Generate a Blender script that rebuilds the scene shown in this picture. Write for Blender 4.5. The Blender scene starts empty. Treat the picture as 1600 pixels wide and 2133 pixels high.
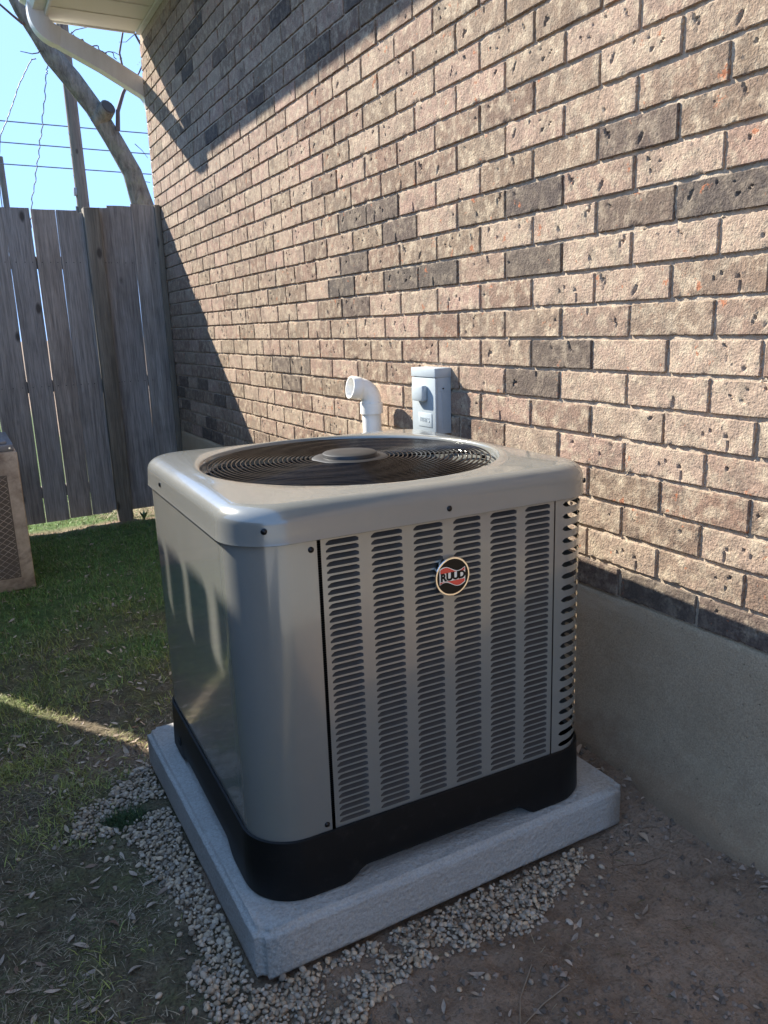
import bpy, bmesh, math, random
import numpy as np
from mathutils import Vector, Matrix

random.seed(7)
RS = np.random.RandomState(11)
sc = bpy.context.scene
COL = sc.collection
R = math.radians

# ------------------------------------------------------------------ camera
CZ = 1.268                                   # eye height above the ground at the pad
ROT = [[0.877, -0.4793, -0.0337], [-0.1403, -0.1885, -0.9720], [0.4595, 0.8572, -0.2326]]
right, down, fwd = [Vector(r).normalized() for r in ROT]
cam = bpy.data.cameras.new('camera')
cam.sensor_fit = 'HORIZONTAL'
cam.sensor_width = 36.0
cam.lens = 36.0 * 1619.3 / 1600.0
cam.clip_start = 0.02
cam.clip_end = 2000
camo = bpy.data.objects.new('camera', cam)
COL.objects.link(camo)
up = -down
zc = -fwd
xc_ = up.cross(zc).normalized()
up = zc.cross(xc_)
camo.matrix_world = Matrix(((xc_.x, up.x, zc.x, 0), (xc_.y, up.y, zc.y, 0), (xc_.z, up.z, zc.z, CZ), (0, 0, 0, 1)))
sc.camera = camo

# ------------------------------------------------------------------ sky and sun
SUN_TO = Vector((-0.58, 1.0, 0.87)).normalized()
w = bpy.data.worlds.new('World')
sc.world = w
w.use_nodes = True
nt = w.node_tree
bg = nt.nodes['Background']
sky = nt.nodes.new('ShaderNodeTexSky')
sky.sky_type = 'NISHITA'
sky.sun_disc = False
sky.sun_elevation = math.asin(SUN_TO.z)
sky.sun_rotation = math.atan2(SUN_TO.x, SUN_TO.y)
sky.air_density = 1.0
sky.dust_density = 0.0
sky.ozone_density = 1.0
crv = nt.nodes.new('ShaderNodeGamma')                 # one even response curve for the whole sky
crv.inputs[1].default_value = 0.10
nt.links.new(sky.outputs[0], crv.inputs[0])
bw = nt.nodes.new('ShaderNodeRGBToBW')
nt.links.new(crv.outputs[0], bw.inputs[0])
tint = nt.nodes.new('ShaderNodeVectorMath')           # and one clear blue
tint.operation = 'SCALE'
tint.inputs[0].default_value = (0.34, 0.64, 1.24)
nt.links.new(bw.outputs[0], tint.inputs['Scale'])
mx = nt.nodes.new('ShaderNodeMix')
mx.data_type = 'RGBA'
mx.inputs[0].default_value = 0.93
nt.links.new(crv.outputs[0], mx.inputs[6])
nt.links.new(tint.outputs[0], mx.inputs[7])
hs = nt.nodes.new('ShaderNodeHueSaturation')
hs.inputs['Value'].default_value = 1.40
nt.links.new(mx.outputs[2], hs.inputs['Color'])
nt.links.new(hs.outputs[0], bg.inputs[0])
bg.inputs[1].default_value = 0.14
sun = bpy.data.lights.new('sun', 'SUN')
sun.energy = 2.35
sun.angle = R(0.53)
sun.color = (1.0, 0.94, 0.84)
suno = bpy.data.objects.new('sun', sun)
COL.objects.link(suno)
suno.rotation_euler = SUN_TO.to_track_quat('Z', 'Y').to_euler()
suno.location = (-6, 12, 10)
vs = sc.view_settings
vs.view_transform = 'Standard'
vs.look = 'None'
vs.exposure = 2.7
vs.gamma = 1.0
vs.use_curve_mapping = False
sc.cycles.use_denoising = True
sc.cycles.max_bounces = 8


# ------------------------------------------------------------------ node helpers
class Mat:
    def __init__(self, name):
        self.m = bpy.data.materials.new(name)
        self.m.use_nodes = True
        self.t = self.m.node_tree
        self.b = self.t.nodes['Principled BSDF']

    def n(self, typ, **kw):
        nd = self.t.nodes.new('ShaderNode' + typ)
        for k, v in kw.items():
            if k[0] == '_':
                continue
            setattr(nd, k, v)
        return nd

    def put(self, sock, v):
        if isinstance(v, bpy.types.NodeSocket):
            self.t.links.new(v, sock)
        elif isinstance(v, (tuple, list)) and len(v) == 3 and len(sock.default_value) == 4:
            sock.default_value = (*v, 1)
        else:
            sock.default_value = v

    def set(self, **kw):
        names = dict(col='Base Color', rough='Roughness', metal='Metallic', spec='Specular IOR Level', coat='Coat Weight',
                     coatr='Coat Roughness', normal='Normal', trans='Transmission Weight', emit='Emission Color',
                     emits='Emission Strength', sub='Subsurface Weight')
        for k, v in kw.items():
            self.put(self.b.inputs[names[k]], v)
        return self

    def pos(self, scale=(1, 1, 1), rot=(0, 0, 0), loc=(0, 0, 0), obj=False):
        if obj:
            src = self.n('TexCoord').outputs['Object']
        else:
            src = self.n('NewGeometry').outputs['Position']
        mp = self.n('Mapping')
        self.put(mp.inputs['Vector'], src)
        mp.inputs['Scale'].default_value = scale
        mp.inputs['Rotation'].default_value = rot
        if isinstance(loc, bpy.types.NodeSocket):
            self.put(mp.inputs['Location'], loc)
        else:
            mp.inputs['Location'].default_value = loc
        return mp.outputs[0]

    def noise(self, vec, scale=5, detail=4, rough=0.55, dist=0.0, out='Fac'):
        nd = self.n('TexNoise')
        self.put(nd.inputs['Vector'], vec)
        nd.inputs['Scale'].default_value = scale
        nd.inputs['Detail'].default_value = detail
        nd.inputs['Roughness'].default_value = rough
        nd.inputs['Distortion'].default_value = dist
        return nd.outputs[out]

    def ramp(self, fac, stops):
        nd = self.n('ValToRGB')
        self.put(nd.inputs[0], fac)
        e = nd.color_ramp.elements
        while len(e) < len(stops):
            e.new(0.5)
        for el, (p, c) in zip(e, stops):
            el.position = p
            el.color = (*c, 1) if isinstance(c, (tuple, list)) else (c, c, c, 1)
        return nd.outputs[0]

    def mix(self, fac, a, b, mode='MIX'):
        nd = self.n('Mix', data_type='RGBA', blend_type=mode)
        self.put(nd.inputs[0], fac)
        self.put(nd.inputs[6], a)
        self.put(nd.inputs[7], b)
        return nd.outputs[2]

    def math(self, op, a, b=0.0, clamp=False):
        nd = self.n('Math', operation=op, use_clamp=clamp)
        self.put(nd.inputs[0], a)
        self.put(nd.inputs[1], b)
        return nd.outputs[0]

    def bump(self, h, strength=0.5, dist=0.01, normal=None):
        nd = self.n('Bump')
        self.put(nd.inputs['Height'], h)
        nd.inputs['Strength'].default_value = strength
        nd.inputs['Distance'].default_value = dist
        if normal is not None:
            self.put(nd.inputs['Normal'], normal)
        return nd.outputs[0]

    def attr(self, name, out='Color'):
        nd = self.n('Attribute', attribute_name=name)
        return nd.outputs[out]

    def sep(self, c):
        nd = self.n('SeparateColor')
        self.put(nd.inputs[0], c)
        return nd.outputs


def simple(name, col, rough=0.5, **kw):
    m = Mat(name)
    m.set(col=col, rough=rough, **kw)
    return m.m


# ------------------------------------------------------------------ materials
def brick_material(name, from_object):
    m = Mat(name)
    tone = m.n('ObjectInfo').outputs['Color'] if from_object else m.attr('tone')
    t = m.sep(tone)                       # r = darkness, g = warmth, b = random
    off = m.n('CombineXYZ')
    for i in range(3):
        m.put(off.inputs[i], m.math('MULTIPLY', t[2], 37.0 + 11 * i))
    p = m.pos(loc=off.outputs[0])
    fine = m.noise(p, 170, 3, 0.65)
    mid = m.noise(p, 28, 4, 0.6)
    big = m.noise(p, 7, 3, 0.5)
    light = m.mix(t[1], (0.335, 0.252, 0.185), (0.325, 0.220, 0.168))
    midc = m.mix(t[1], (0.195, 0.145, 0.100), (0.20, 0.130, 0.094))
    c = m.mix(m.math('ADD', m.math('MULTIPLY', t[0], 1.9), m.math('MULTIPLY', m.math('SUBTRACT', big, 0.5), 1.1), True), light, midc)
    dk = m.math('MULTIPLY', m.math('SUBTRACT', t[0], 0.5), 2.1, True)
    c = m.mix(dk, c, (0.062, 0.054, 0.050))
    # pale bloom, brown smudges
    pale = m.ramp(mid, [(0.46, 0.0), (0.66, 0.8)])
    c = m.mix(m.math('MULTIPLY', pale, m.math('SUBTRACT', 1.0, m.math('MULTIPLY', dk, 0.8))), c, (0.43, 0.35, 0.25))
    smud = m.ramp(m.noise(m.pos((1, 1, 1), loc=off.outputs[0]), 13, 5, 0.72, 0.6), [(0.46, 0.0), (0.70, 0.7)])
    c = m.mix(smud, c, (0.135, 0.105, 0.082))
    # black iron specks and orange bursts where the face has spalled
    sp = m.ramp(m.noise(p, 62, 2, 0.5), [(0.70, 0.0), (0.74, 0.8)])
    c = m.mix(sp, c, (0.07, 0.062, 0.058))
    red = m.ramp(m.noise(p, 19, 5, 0.7), [(0.640, 0.0), (0.675, 0.8)])
    c = m.mix(red, c, (0.34, 0.125, 0.06))
    g = m.ramp(fine, [(0.3, 0.72), (0.7, 1.24)])
    c = m.mix(1.0, c, g, 'MULTIPLY')
    h = m.math('ADD', m.math('MULTIPLY', fine, 0.6), m.math('MULTIPLY', m.noise(p, 60, 4, 0.7), 0.9))
    m.set(col=c, rough=0.93, spec=0.15, normal=m.bump(h, 1.0, 0.0045))
    return m.m


M = {}
M['brick'] = brick_material('brick_face', True)
M['brick_far'] = brick_material('brick_face_far', False)

m = Mat('mortar')
p = m.pos()
c = m.ramp(m.noise(p, 45, 5, 0.7), [(0.3, (0.31, 0.25, 0.185)), (0.7, (0.50, 0.41, 0.31))])
m.set(col=c, rough=0.97, spec=0.1, normal=m.bump(m.noise(p, 190, 4, 0.7), 0.9, 0.004))
M['mortar'] = m.m

m = Mat('parged_concrete')
p = m.pos()
c = m.ramp(m.noise(p, 3.5, 6, 0.65), [(0.25, (0.403, 0.305, 0.196)), (0.75, (0.530, 0.412, 0.279))])
c = m.mix(m.ramp(m.noise(p, 240, 3, 0.6), [(0.36, 0.55), (0.62, 0.0)]), c, (0.212, 0.159, 0.104))
c = m.mix(m.ramp(m.noise(m.pos((1, 0.3, 1.4)), 5, 5, 0.7), [(0.55, 0.0), (0.68, 0.4)]), c, (0.530, 0.426, 0.308))
spl = m.n('SeparateXYZ')
m.put(spl.inputs[0], p)
low = m.math('ADD', m.math('MULTIPLY', spl.outputs[2], -4.5), m.math('MULTIPLY', m.noise(p, 7, 6, 0.75), 1.9))
c = m.mix(m.ramp(low, [(0.35, 0.0), (0.85, 0.7)]), c, (0.234, 0.158, 0.100))           # mud splashed up from the soil
pin = m.n('TexVoronoi')
m.put(pin.inputs['Vector'], p)
pin.inputs['Scale'].default_value = 42
hole = m.ramp(pin.outputs['Distance'], [(0.05, 1.0), (0.11, 0.0)])
c = m.mix(m.math('MULTIPLY', hole, 0.5), c, (0.128, 0.094, 0.067))
hh = m.math('ADD', m.noise(p, 300, 4, 0.7), m.math('MULTIPLY', m.noise(p, 12, 5, 0.65), 2.6))
m.set(col=c, rough=0.95, spec=0.15, normal=m.bump(m.math('SUBTRACT', hh, hole), 0.6, 0.006))
M['parging'] = m.m

m = Mat('pad_concrete')
p = m.pos()
c = m.ramp(m.noise(p, 6, 5, 0.6), [(0.3, (0.37, 0.355, 0.322)), (0.7, (0.45, 0.436, 0.40))])
c = m.mix(m.ramp(m.noise(p, 190, 3, 0.6), [(0.36, 0.4), (0.6, 0.0)]), c, (0.21, 0.20, 0.18))
c = m.mix(m.ramp(m.noise(p, 11, 6, 0.7, 0.4), [(0.66, 0.0), (0.75, 0.5)]), c, (0.20, 0.17, 0.13))
vor = m.n('TexVoronoi', feature='SMOOTH_F1')
m.put(vor.inputs['Vector'], p)
vor.inputs['Scale'].default_value = 95
h = m.math('ADD', m.math('MULTIPLY', vor.outputs['Distance'], 1.0), m.math('MULTIPLY', m.noise(p, 160, 4, 0.7), 1.0))
m.set(col=c, rough=0.85, spec=0.3, normal=m.bump(h, 0.8, 0.005))
M['pad'] = m.m

m = Mat('grey_cabinet_paint')
p = m.pos()
dust = m.ramp(m.noise(p, 7, 6, 0.7), [(0.45, 0.0), (0.85, 0.16)])
c = m.mix(dust, (0.205, 0.206, 0.186), (0.32, 0.30, 0.255))
sm = m.noise(m.pos((1, 1, 0.15)), 9, 3, 0.5)
m.set(col=c, rough=m.ramp(m.noise(p, 12, 4, 0.6), [(0.3, 0.20), (0.8, 0.25)]), metal=0.25, spec=0.5, coat=0.7, coatr=0.07,
      normal=m.bump(m.math('ADD', sm, m.math('MULTIPLY', m.noise(p, 420, 2), 0.03)), 0.12, 0.01))
M['paint'] = m.m
m = Mat('shaded_louver_paint')  # cabinet paint darkened, putting the recess shade into the louver colour
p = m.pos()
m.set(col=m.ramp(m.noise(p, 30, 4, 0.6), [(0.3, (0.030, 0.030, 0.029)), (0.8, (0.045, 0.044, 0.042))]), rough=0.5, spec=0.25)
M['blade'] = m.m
m = Mat('black_base_plastic')
p = m.pos()
m.set(col=m.ramp(m.noise(p, 24, 5, 0.7), [(0.55, (0.006, 0.006, 0.006)), (0.8, (0.018, 0.017, 0.016))]), rough=0.5, spec=0.22,
      normal=m.bump(m.noise(p, 300, 2), 0.08, 0.002))
M['black'] = m.m
M['wire'] = simple('black_coated_wire', (0.004, 0.004, 0.0045), 0.2, spec=0.16)
M['dark'] = simple('dark_interior', (0.010, 0.010, 0.011), 0.8)
m = Mat('coil_fins')
wv = m.n('TexWave', wave_type='BANDS', bands_direction='Z')
m.put(wv.inputs['Vector'], m.pos())
wv.inputs['Scale'].default_value = 60
m.set(col=m.ramp(wv.outputs['Fac'], [(0.2, (0.006, 0.006, 0.006)), (0.9, (0.045, 0.045, 0.047))]), rough=0.55, metal=0.5)
M['coil'] = m.m
M['screw'] = simple('dark_screw', (0.012, 0.012, 0.013), 0.3, metal=0.6)
M['hub'] = simple('hub_plastic', (0.014, 0.014, 0.0145), 0.5)
M['chrome'] = simple('chrome_rim', (0.72, 0.70, 0.66), 0.16, metal=1.0)
M['badge_black'] = simple('badge_black', (0.005, 0.005, 0.005), 0.3, spec=0.2)
M['badge_red'] = simple('badge_red', (0.62, 0.035, 0.025), 0.25, coat=0.4)
M['badge_cream'] = simple('badge_cream', (0.80, 0.74, 0.62), 0.3)
m = Mat('white_pvc')
m.set(col=m.ramp(m.noise(m.pos(), 18, 5, 0.7), [(0.4, (0.78, 0.77, 0.73)), (0.8, (0.70, 0.67, 0.60))]), rough=0.35, spec=0.5)
M['pvc'] = m.m
m = Mat('pale_box_paint')
m.set(col=m.ramp(m.noise(m.pos(), 25, 5, 0.7), [(0.35, (0.37, 0.415, 0.435)), (0.8, (0.32, 0.36, 0.38))]), rough=0.42, spec=0.4)
M['box'] = m.m
m = Mat('white_aluminium_trim')
m.set(col=m.ramp(m.noise(m.pos((1, 1, 0.3)), 14, 5, 0.7), [(0.4, (0.66, 0.645, 0.60)), (0.8, (0.56, 0.54, 0.49))]), rough=0.42)
M['trim'] = m.m
m = Mat('soffit_vinyl')
mp = m.pos((1, 1, 1))
br = m.n('TexBrick')                                  # staggered rows of vent perforations
m.put(br.inputs['Vector'], mp)
br.inputs['Scale'].default_value = 1.0
br.inputs['Brick Width'].default_value = 0.05
br.inputs['Row Height'].default_value = 0.032
br.inputs['Mortar Size'].default_value = 0.0125
br.inputs['Mortar Smooth'].default_value = 0.25
br.inputs['Color1'].default_value = (0.10, 0.09, 0.07, 1)
br.inputs['Color2'].default_value = (0.10, 0.09, 0.07, 1)
br.inputs['Mortar'].default_value = (0.66, 0.63, 0.53, 1)
vv = m.n('TexVoronoi')
m.put(vv.inputs['Vector'], m.pos((16, 34, 24)))
vv.inputs['Scale'].default_value = 1.0
vv.inputs['Randomness'].default_value = 0.06
m.set(col=m.ramp(vv.outputs['Distance'], [(0.20, (0.07, 0.06, 0.045)), (0.27, (0.70, 0.66, 0.55))]), rough=0.5)
M['soffit'] = m.m
M['shingle'] = simple('roof_shingle', (0.10, 0.09, 0.085), 0.95)


def wood_material(name, c1, c2, c3, axis='z'):
    m = Mat(name)
    rnd = m.n('ObjectInfo').outputs['Random']
    off = m.n('CombineXYZ')
    for i in range(3):
        m.put(off.inputs[i], m.math('MULTIPLY', rnd, 23.0 + 7 * i))
    s = dict(z=(1, 1, 0.045), x=(0.045, 1, 1), y=(1, 0.045, 1))[axis]
    g1 = m.noise(m.pos(s, loc=off.outputs[0]), 26, 6, 0.65, 0.8)
    g2 = m.noise(m.pos(s, loc=off.outputs[0]), 130, 4, 0.6)
    bl = m.noise(m.pos(loc=off.outputs[0]), 2.2, 4, 0.6)
    c = m.ramp(g1, [(0.28, c1), (0.55, c2), (0.8, c3)])
    tint = m.ramp(rnd, [(0.0, (0.78, 0.80, 0.84)), (0.5, (1.0, 0.98, 0.95)), (1.0, (1.14, 1.05, 0.96))])
    c = m.mix(1.0, c, tint, 'MULTIPLY')
    c = m.mix(m.ramp(bl, [(0.5, 0.0), (0.75, 0.5)]), c, (0.085, 0.075, 0.06))
    vo = m.n('TexVoronoi')
    m.put(vo.inputs['Vector'], m.pos((5.5, 5.5, 2.6) if axis == 'z' else (3, 5, 5), loc=off.outputs[0]))
    vo.inputs['Scale'].default_value = 1.0
    kn = m.ramp(vo.outputs['Distance'], [(0.07, 0.85), (0.13, 0.0)])
    c = m.mix(kn, c, (0.05, 0.042, 0.036))
    c = m.mix(m.ramp(g2, [(0.35, 0.45), (0.55, 0.0)]), c, (0.07, 0.066, 0.062))
    h = m.math('ADD', g1, m.math('MULTIPLY', g2, 0.7))
    m.set(col=c, rough=0.88, spec=0.2, normal=m.bump(h, 0.55, 0.006))
    return m.m


M['wood'] = wood_material('weathered_board', (0.215, 0.196, 0.178), (0.375, 0.348, 0.322), (0.51, 0.478, 0.44))
M['post'] = wood_material('brown_post', (0.132, 0.116, 0.090), (0.237, 0.209, 0.165), (0.341, 0.308, 0.248))
M['rail'] = wood_material('fence_rail', (0.11, 0.10, 0.09), (0.2, 0.185, 0.165), (0.29, 0.27, 0.24), 'x')
m = Mat('bark')
p = m.pos()
b1 = m.noise(m.pos((1, 1, 0.35)), 22, 6, 0.7, 0.5)
c = m.ramp(b1, [(0.3, (0.08, 0.073, 0.064)), (0.7, (0.25, 0.235, 0.205))])
c = m.mix(m.ramp(m.noise(p, 9, 5, 0.7), [(0.5, 0.0), (0.7, 0.6)]), c, (0.20, 0.205, 0.14))
m.set(col=c, rough=0.95, spec=0.1, normal=m.bump(b1, 1.0, 0.03))
M['bark'] = m.m
M['stub'] = simple('old_cut_wood', (0.045, 0.04, 0.036), 0.9)
M['twig'] = simple('twig_bark', (0.085, 0.06, 0.055), 0.8)
M['darkwood'] = wood_material('dark_reflect_board', (0.035, 0.03, 0.026), (0.065, 0.056, 0.048), (0.10, 0.088, 0.075))  # for the added low fence section, dark for the cabinet's reflection
M['pole'] = wood_material('pole_wood', (0.10, 0.085, 0.075), (0.17, 0.15, 0.13), (0.24, 0.21, 0.185))
M['cable'] = simple('black_cable', (0.03, 0.03, 0.033), 0.6)
M['greycable'] = simple('grey_cable', (0.12, 0.12, 0.13), 0.6)

m = Mat('rusty_tan_cabinet')
p = m.pos()
c = m.ramp(m.noise(p, 5, 6, 0.7), [(0.35, (0.34, 0.25, 0.17)), (0.6, (0.60, 0.47, 0.34))])
c = m.mix(m.ramp(m.noise(p, 3.2, 6, 0.7, 0.5), [(0.5, 0.0), (0.62, 0.8)]), c, (0.13, 0.088, 0.062))
m.set(col=c, rough=0.8, normal=m.bump(m.noise(p, 60, 4), 0.3, 0.004))
M['oldpaint'] = m.m
m = Mat('dull_grey_steel')
m.set(col=m.ramp(m.noise(m.pos(), 9, 6, 0.7), [(0.3, (0.16, 0.16, 0.17)), (0.8, (0.30, 0.30, 0.31))]), rough=0.5, metal=0.4)
M['steel'] = m.m

m = Mat('ground_soil')
p = m.pos()
soil = m.sep(m.attr('mask'))
n1 = m.noise(p, 2.6, 6, 0.65)
n2 = m.noise(p, 17, 6, 0.7)
n3 = m.noise(p, 120, 4, 0.7)
dirt = m.ramp(n2, [(0.3, (0.150, 0.100, 0.066)), (0.55, (0.242, 0.167, 0.113)), (0.8, (0.333, 0.243, 0.172))])
dirt = m.mix(m.ramp(n1, [(0.42, 0.0), (0.68, 0.7)]), dirt, (0.357, 0.265, 0.191))
dirt = m.mix(m.ramp(n3, [(0.36, 0.5), (0.52, 0.0)]), dirt, (0.098, 0.072, 0.052))
crk = m.n('TexVoronoi', feature='DISTANCE_TO_EDGE')
m.put(crk.inputs['Vector'], m.mix(0.06, p, m.noise(p, 12, 4, 0.6, out='Color'), 'ADD'))
crk.inputs['Scale'].default_value = 9
crack = m.math('MULTIPLY', m.ramp(crk.outputs['Distance'], [(0.008, 1.0), (0.022, 0.0)]), m.ramp(n1, [(0.58, 0.0), (0.68, 1.0)]))
dirt = m.mix(m.math('MULTIPLY', crack, 0.35), dirt, (0.035, 0.027, 0.022))
thatch = m.ramp(n2, [(0.3, (0.074, 0.059, 0.042)), (0.5, (0.142, 0.116, 0.076)), (0.75, (0.223, 0.186, 0.128))])
moss = m.ramp(m.noise(p, 5, 5, 0.65), [(0.45, 0.0), (0.62, 0.8)])
thatch = m.mix(m.math('MULTIPLY', moss, m.ramp(n2, [(0.35, 0.2), (0.65, 0.9)])), thatch, (0.115, 0.128, 0.041))
turf = m.ramp(n2, [(0.3, (0.047, 0.074, 0.027)), (0.7, (0.108, 0.162, 0.051))])
thatch = m.mix(m.ramp(n3, [(0.34, 0.75), (0.56, 0.0)]), thatch, (0.04, 0.030, 0.020))
lawn = m.mix(soil[1], thatch, turf)
c = m.mix(soil[0], lawn, dirt)
h = m.math('SUBTRACT', m.math('ADD', m.math('MULTIPLY', n2, 1.2), m.math('MULTIPLY', n3, 0.8)), m.math('MULTIPLY', crack, 0.7))
m.set(col=c, rough=0.97, spec=0.1, normal=m.bump(h, 0.8, 0.012))
M['ground'] = m.m

m = Mat('pebble')
a = m.attr('tone')
p = m.pos()
m.set(col=m.mix(m.ramp(m.noise(p, 160, 4, 0.7), [(0.4, 0.0), (0.75, 0.4)]), a, (0.16, 0.13, 0.10)), rough=0.72, spec=0.35,
      normal=m.bump(m.noise(p, 220, 3), 0.25, 0.002))
M['pebble'] = m.m
m = Mat('grass_blade')
m.set(col=m.attr('tone'), rough=0.6, spec=0.25)
M['grass'] = m.m
m = Mat('dry_leaf')
rnd = m.n('ObjectInfo').outputs['Random']
c = m.ramp(rnd, [(0.0, (0.36, 0.27, 0.19)), (0.4, (0.47, 0.365, 0.28)), (0.75, (0.33, 0.27, 0.21)), (1.0, (0.19, 0.10, 0.06))])
c = m.mix(m.ramp(m.noise(m.pos(), 60, 4, 0.7), [(0.45, 0.0), (0.7, 0.5)]), c, (0.11, 0.08, 0.055))
m.set(col=c, rough=0.75, spec=0.2)
M['leaf'] = m.m
m = Mat('dry_leaf_litter')
m.set(col=m.attr('tone'), rough=0.75, spec=0.2)
M['litter'] = m.m
m = Mat('green_leaf')
m.set(col=(0.09, 0.15, 0.03), rough=0.5)
M['green'] = m.m


# ------------------------------------------------------------------ object helpers
def props(o, label=None, cat=None, group=None, kind=None):
    if label:
        o['label'] = label
    if cat:
        o['category'] = cat
    if group:
        o['group'] = group
    if kind:
        o['kind'] = kind
    return o


def empty(name, loc, label, cat, group=None, rz=0.0):
    o = bpy.data.objects.new(name, None)
    COL.objects.link(o)
    o.location = loc
    o.rotation_euler = (0, 0, rz)
    o.empty_display_size = 0.1
    return props(o, label, cat, group)


def link(name, me, parent=None, loc=None, rot=None, label=None):
    o = bpy.data.objects.new(name, me)
    COL.objects.link(o)
    if parent is not None:
        o.parent = parent
    if loc is not None:
        o.location = loc
    if rot is not None:
        o.rotation_euler = rot
    if label:
        o['label'] = label
    return o


def mesh(name, v, f, mat, smooth=True, angle=38):
    me = bpy.data.meshes.new(name)
    me.from_pydata([tuple(x) for x in v], [], [tuple(x) for x in f])
    me.validate()
    me.materials.append(mat)
    if smooth:
        me.polygons.foreach_set('use_smooth', [True] * len(me.polygons))
        me.set_sharp_from_angle(angle=R(angle))
    me.update()
    return me


def npmesh(name, v, quads, mat, tone=None, smooth=False, attr='tone'):
    """fast mesh from arrays; quads is (n, k) ints; tone is per-vertex rgb"""
    v = np.asarray(v, np.float32)
    q = np.asarray(quads, np.int32)
    k = q.shape[1]
    me = bpy.data.meshes.new(name)
    me.vertices.add(len(v))
    me.vertices.foreach_set('co', v.ravel())
    me.loops.add(q.size)
    me.loops.foreach_set('vertex_index', q.ravel())
    me.polygons.add(len(q))
    me.polygons.foreach_set('loop_start', np.arange(0, q.size, k, dtype=np.int32))
    me.polygons.foreach_set('use_smooth', np.full(len(q), smooth))
    me.update(calc_edges=True)
    if tone is not None:
        a = me.attributes.new(attr, 'FLOAT_COLOR', 'POINT')
        t = np.ones((len(v), 4), np.float32)
        t[:, :3] = tone
        a.data.foreach_set('color', t.ravel())
    me.materials.append(mat)
    return me


class MB:
    """collects simple shapes into one mesh"""
    def __init__(self):
        self.v, self.f = [], []

    def add(self, v, f):
        b = len(self.v)
        self.v += [tuple(x) for x in v]
        self.f += [tuple(i + b for i in x) for x in f]
        return self

    def box(self, x0, x1, y0, y1, z0, z1, bev=0.0):
        if bev <= 0:
            v = [(x, y, z) for z in (z0, z1) for y in (y0, y1) for x in (x0, x1)]
            f = [(0, 2, 3, 1), (4, 5, 7, 6), (0, 1, 5, 4), (1, 3, 7, 5), (3, 2, 6, 7), (2, 0, 4, 6)]
            return self.add(v, f)
        bm = bmesh.new()
        bmesh.ops.create_cube(bm, size=1)
        for vv_ in bm.verts:
            vv_.co = Vector(((x0 + x1) / 2 + vv_.co.x * (x1 - x0), (y0 + y1) / 2 + vv_.co.y * (y1 - y0), (z0 + z1) / 2 + vv_.co.z * (z1 - z0)))
        bmesh.ops.bevel(bm, geom=bm.edges[:], offset=bev, segments=2, affect='EDGES', profile=0.5)
        bm.verts.index_update()
        self.add([q.co[:] for q in bm.verts], [[q.index for q in fc.verts] for fc in bm.faces])
        bm.free()
        return self

    def tube(self, pts, rad, n=10, cap=True):
        pts = [Vector(q) for q in pts]
        if not isinstance(rad, (list, tuple)):
            rad = [rad] * len(pts)
        ref = None
        rings = []
        for i, q in enumerate(pts):
            d = (pts[min(i + 1, len(pts) - 1)] - pts[max(i - 1, 0)]).normalized()
            if ref is None:
                ref = d.orthogonal().normalized()
            ref = (ref - d * ref.dot(d)).normalized()
            bn = d.cross(ref)
            rings.append([q + (ref * math.cos(2 * math.pi * k / n) + bn * math.sin(2 * math.pi * k / n)) * rad[i] for k in range(n)])
        v = [x for r_ in rings for x in r_]
        f = []
        for i in range(len(pts) - 1):
            for k in range(n):
                a, b = i * n + k, i * n + (k + 1) % n
                f.append((a, b, b + n, a + n))
        if cap:
            f.append(tuple(range(n - 1, -1, -1)))
            f.append(tuple((len(pts) - 1) * n + k for k in range(n)))
        return self.add(v, f)

    def lathe(self, prof, n=48, c=(0, 0, 0), cap=True):
        v, f = [], []
        for r_, z in prof:
            for k in range(n):
                t = 2 * math.pi * k / n
                v.append((c[0] + r_ * math.cos(t), c[1] + r_ * math.sin(t), c[2] + z))
        for i in range(len(prof) - 1):
            for k in range(n):
                a, b = i * n + k, i * n + (k + 1) % n
                f.append((a, b, b + n, a + n))
        if cap:
            f.append(tuple(range(n - 1, -1, -1)))
            f.append(tuple((len(prof) - 1) * n + k for k in range(n)))
        return self.add(v, f)

    def build(self, name, mat, parent=None, smooth=True, angle=38, **kw):
        return link(name, mesh(name, self.v, self.f, mat, smooth, angle), parent, **kw)


def vnoise(x, y, seed=0):
    """smooth value noise on arrays"""
    x = np.asarray(x, float)
    y = np.asarray(y, float)
    xi, yi = np.floor(x).astype(np.int64), np.floor(y).astype(np.int64)
    fx, fy = x - xi, y - yi
    fx, fy = fx * fx * (3 - 2 * fx), fy * fy * (3 - 2 * fy)

    def h(a, b):
        n = (a * 374761393 + b * 668265263 + seed * 974634777) & 0x7fffffff
        n = ((n ^ (n >> 13)) * 1274126177) & 0x7fffffff
        return ((n ^ (n >> 16)) & 0xffff) / 65535.0
    return (h(xi, yi) * (1 - fx) + h(xi + 1, yi) * fx) * (1 - fy) + (h(xi, yi + 1) * (1 - fx) + h(xi + 1, yi + 1) * fx) * fy


def fbm(x, y, seed=0, octs=4):
    s, a, t = 0, 1, 0
    for o in range(octs):
        s = s + a * vnoise(np.asarray(x) * 2 ** o, np.asarray(y) * 2 ** o, seed + o)
        t += a
        a *= 0.5
    return s / t


def project(P):
    """picture position (0..1, 0..1 from the top) and distance; only used to rank bricks by size in view"""
    v = Vector(P) - Vector((0, 0, CZ))
    z = v.dot(fwd)
    return (0.5 + v.dot(right) * 1619.3 / 1600 / z, 0.5 + v.dot(down) * 1619.3 / 2133 / z, z)


# ------------------------------------------------------------------ ground
D = 1.578                 # the wall plane
YEND = 6.612              # far end of the wall
FY = 6.46                 # far fence
K = 1.02                 # size of the unit, its pad and its patch of ground
PADX0, PADX1, PADY0, PADY1, PADH = 0.368 * K, 1.388 * K, 1.302 * K, 2.300 * K, 0.079
PADT = CZ + K * (PADH - CZ)   # height of the pad's top


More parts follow.
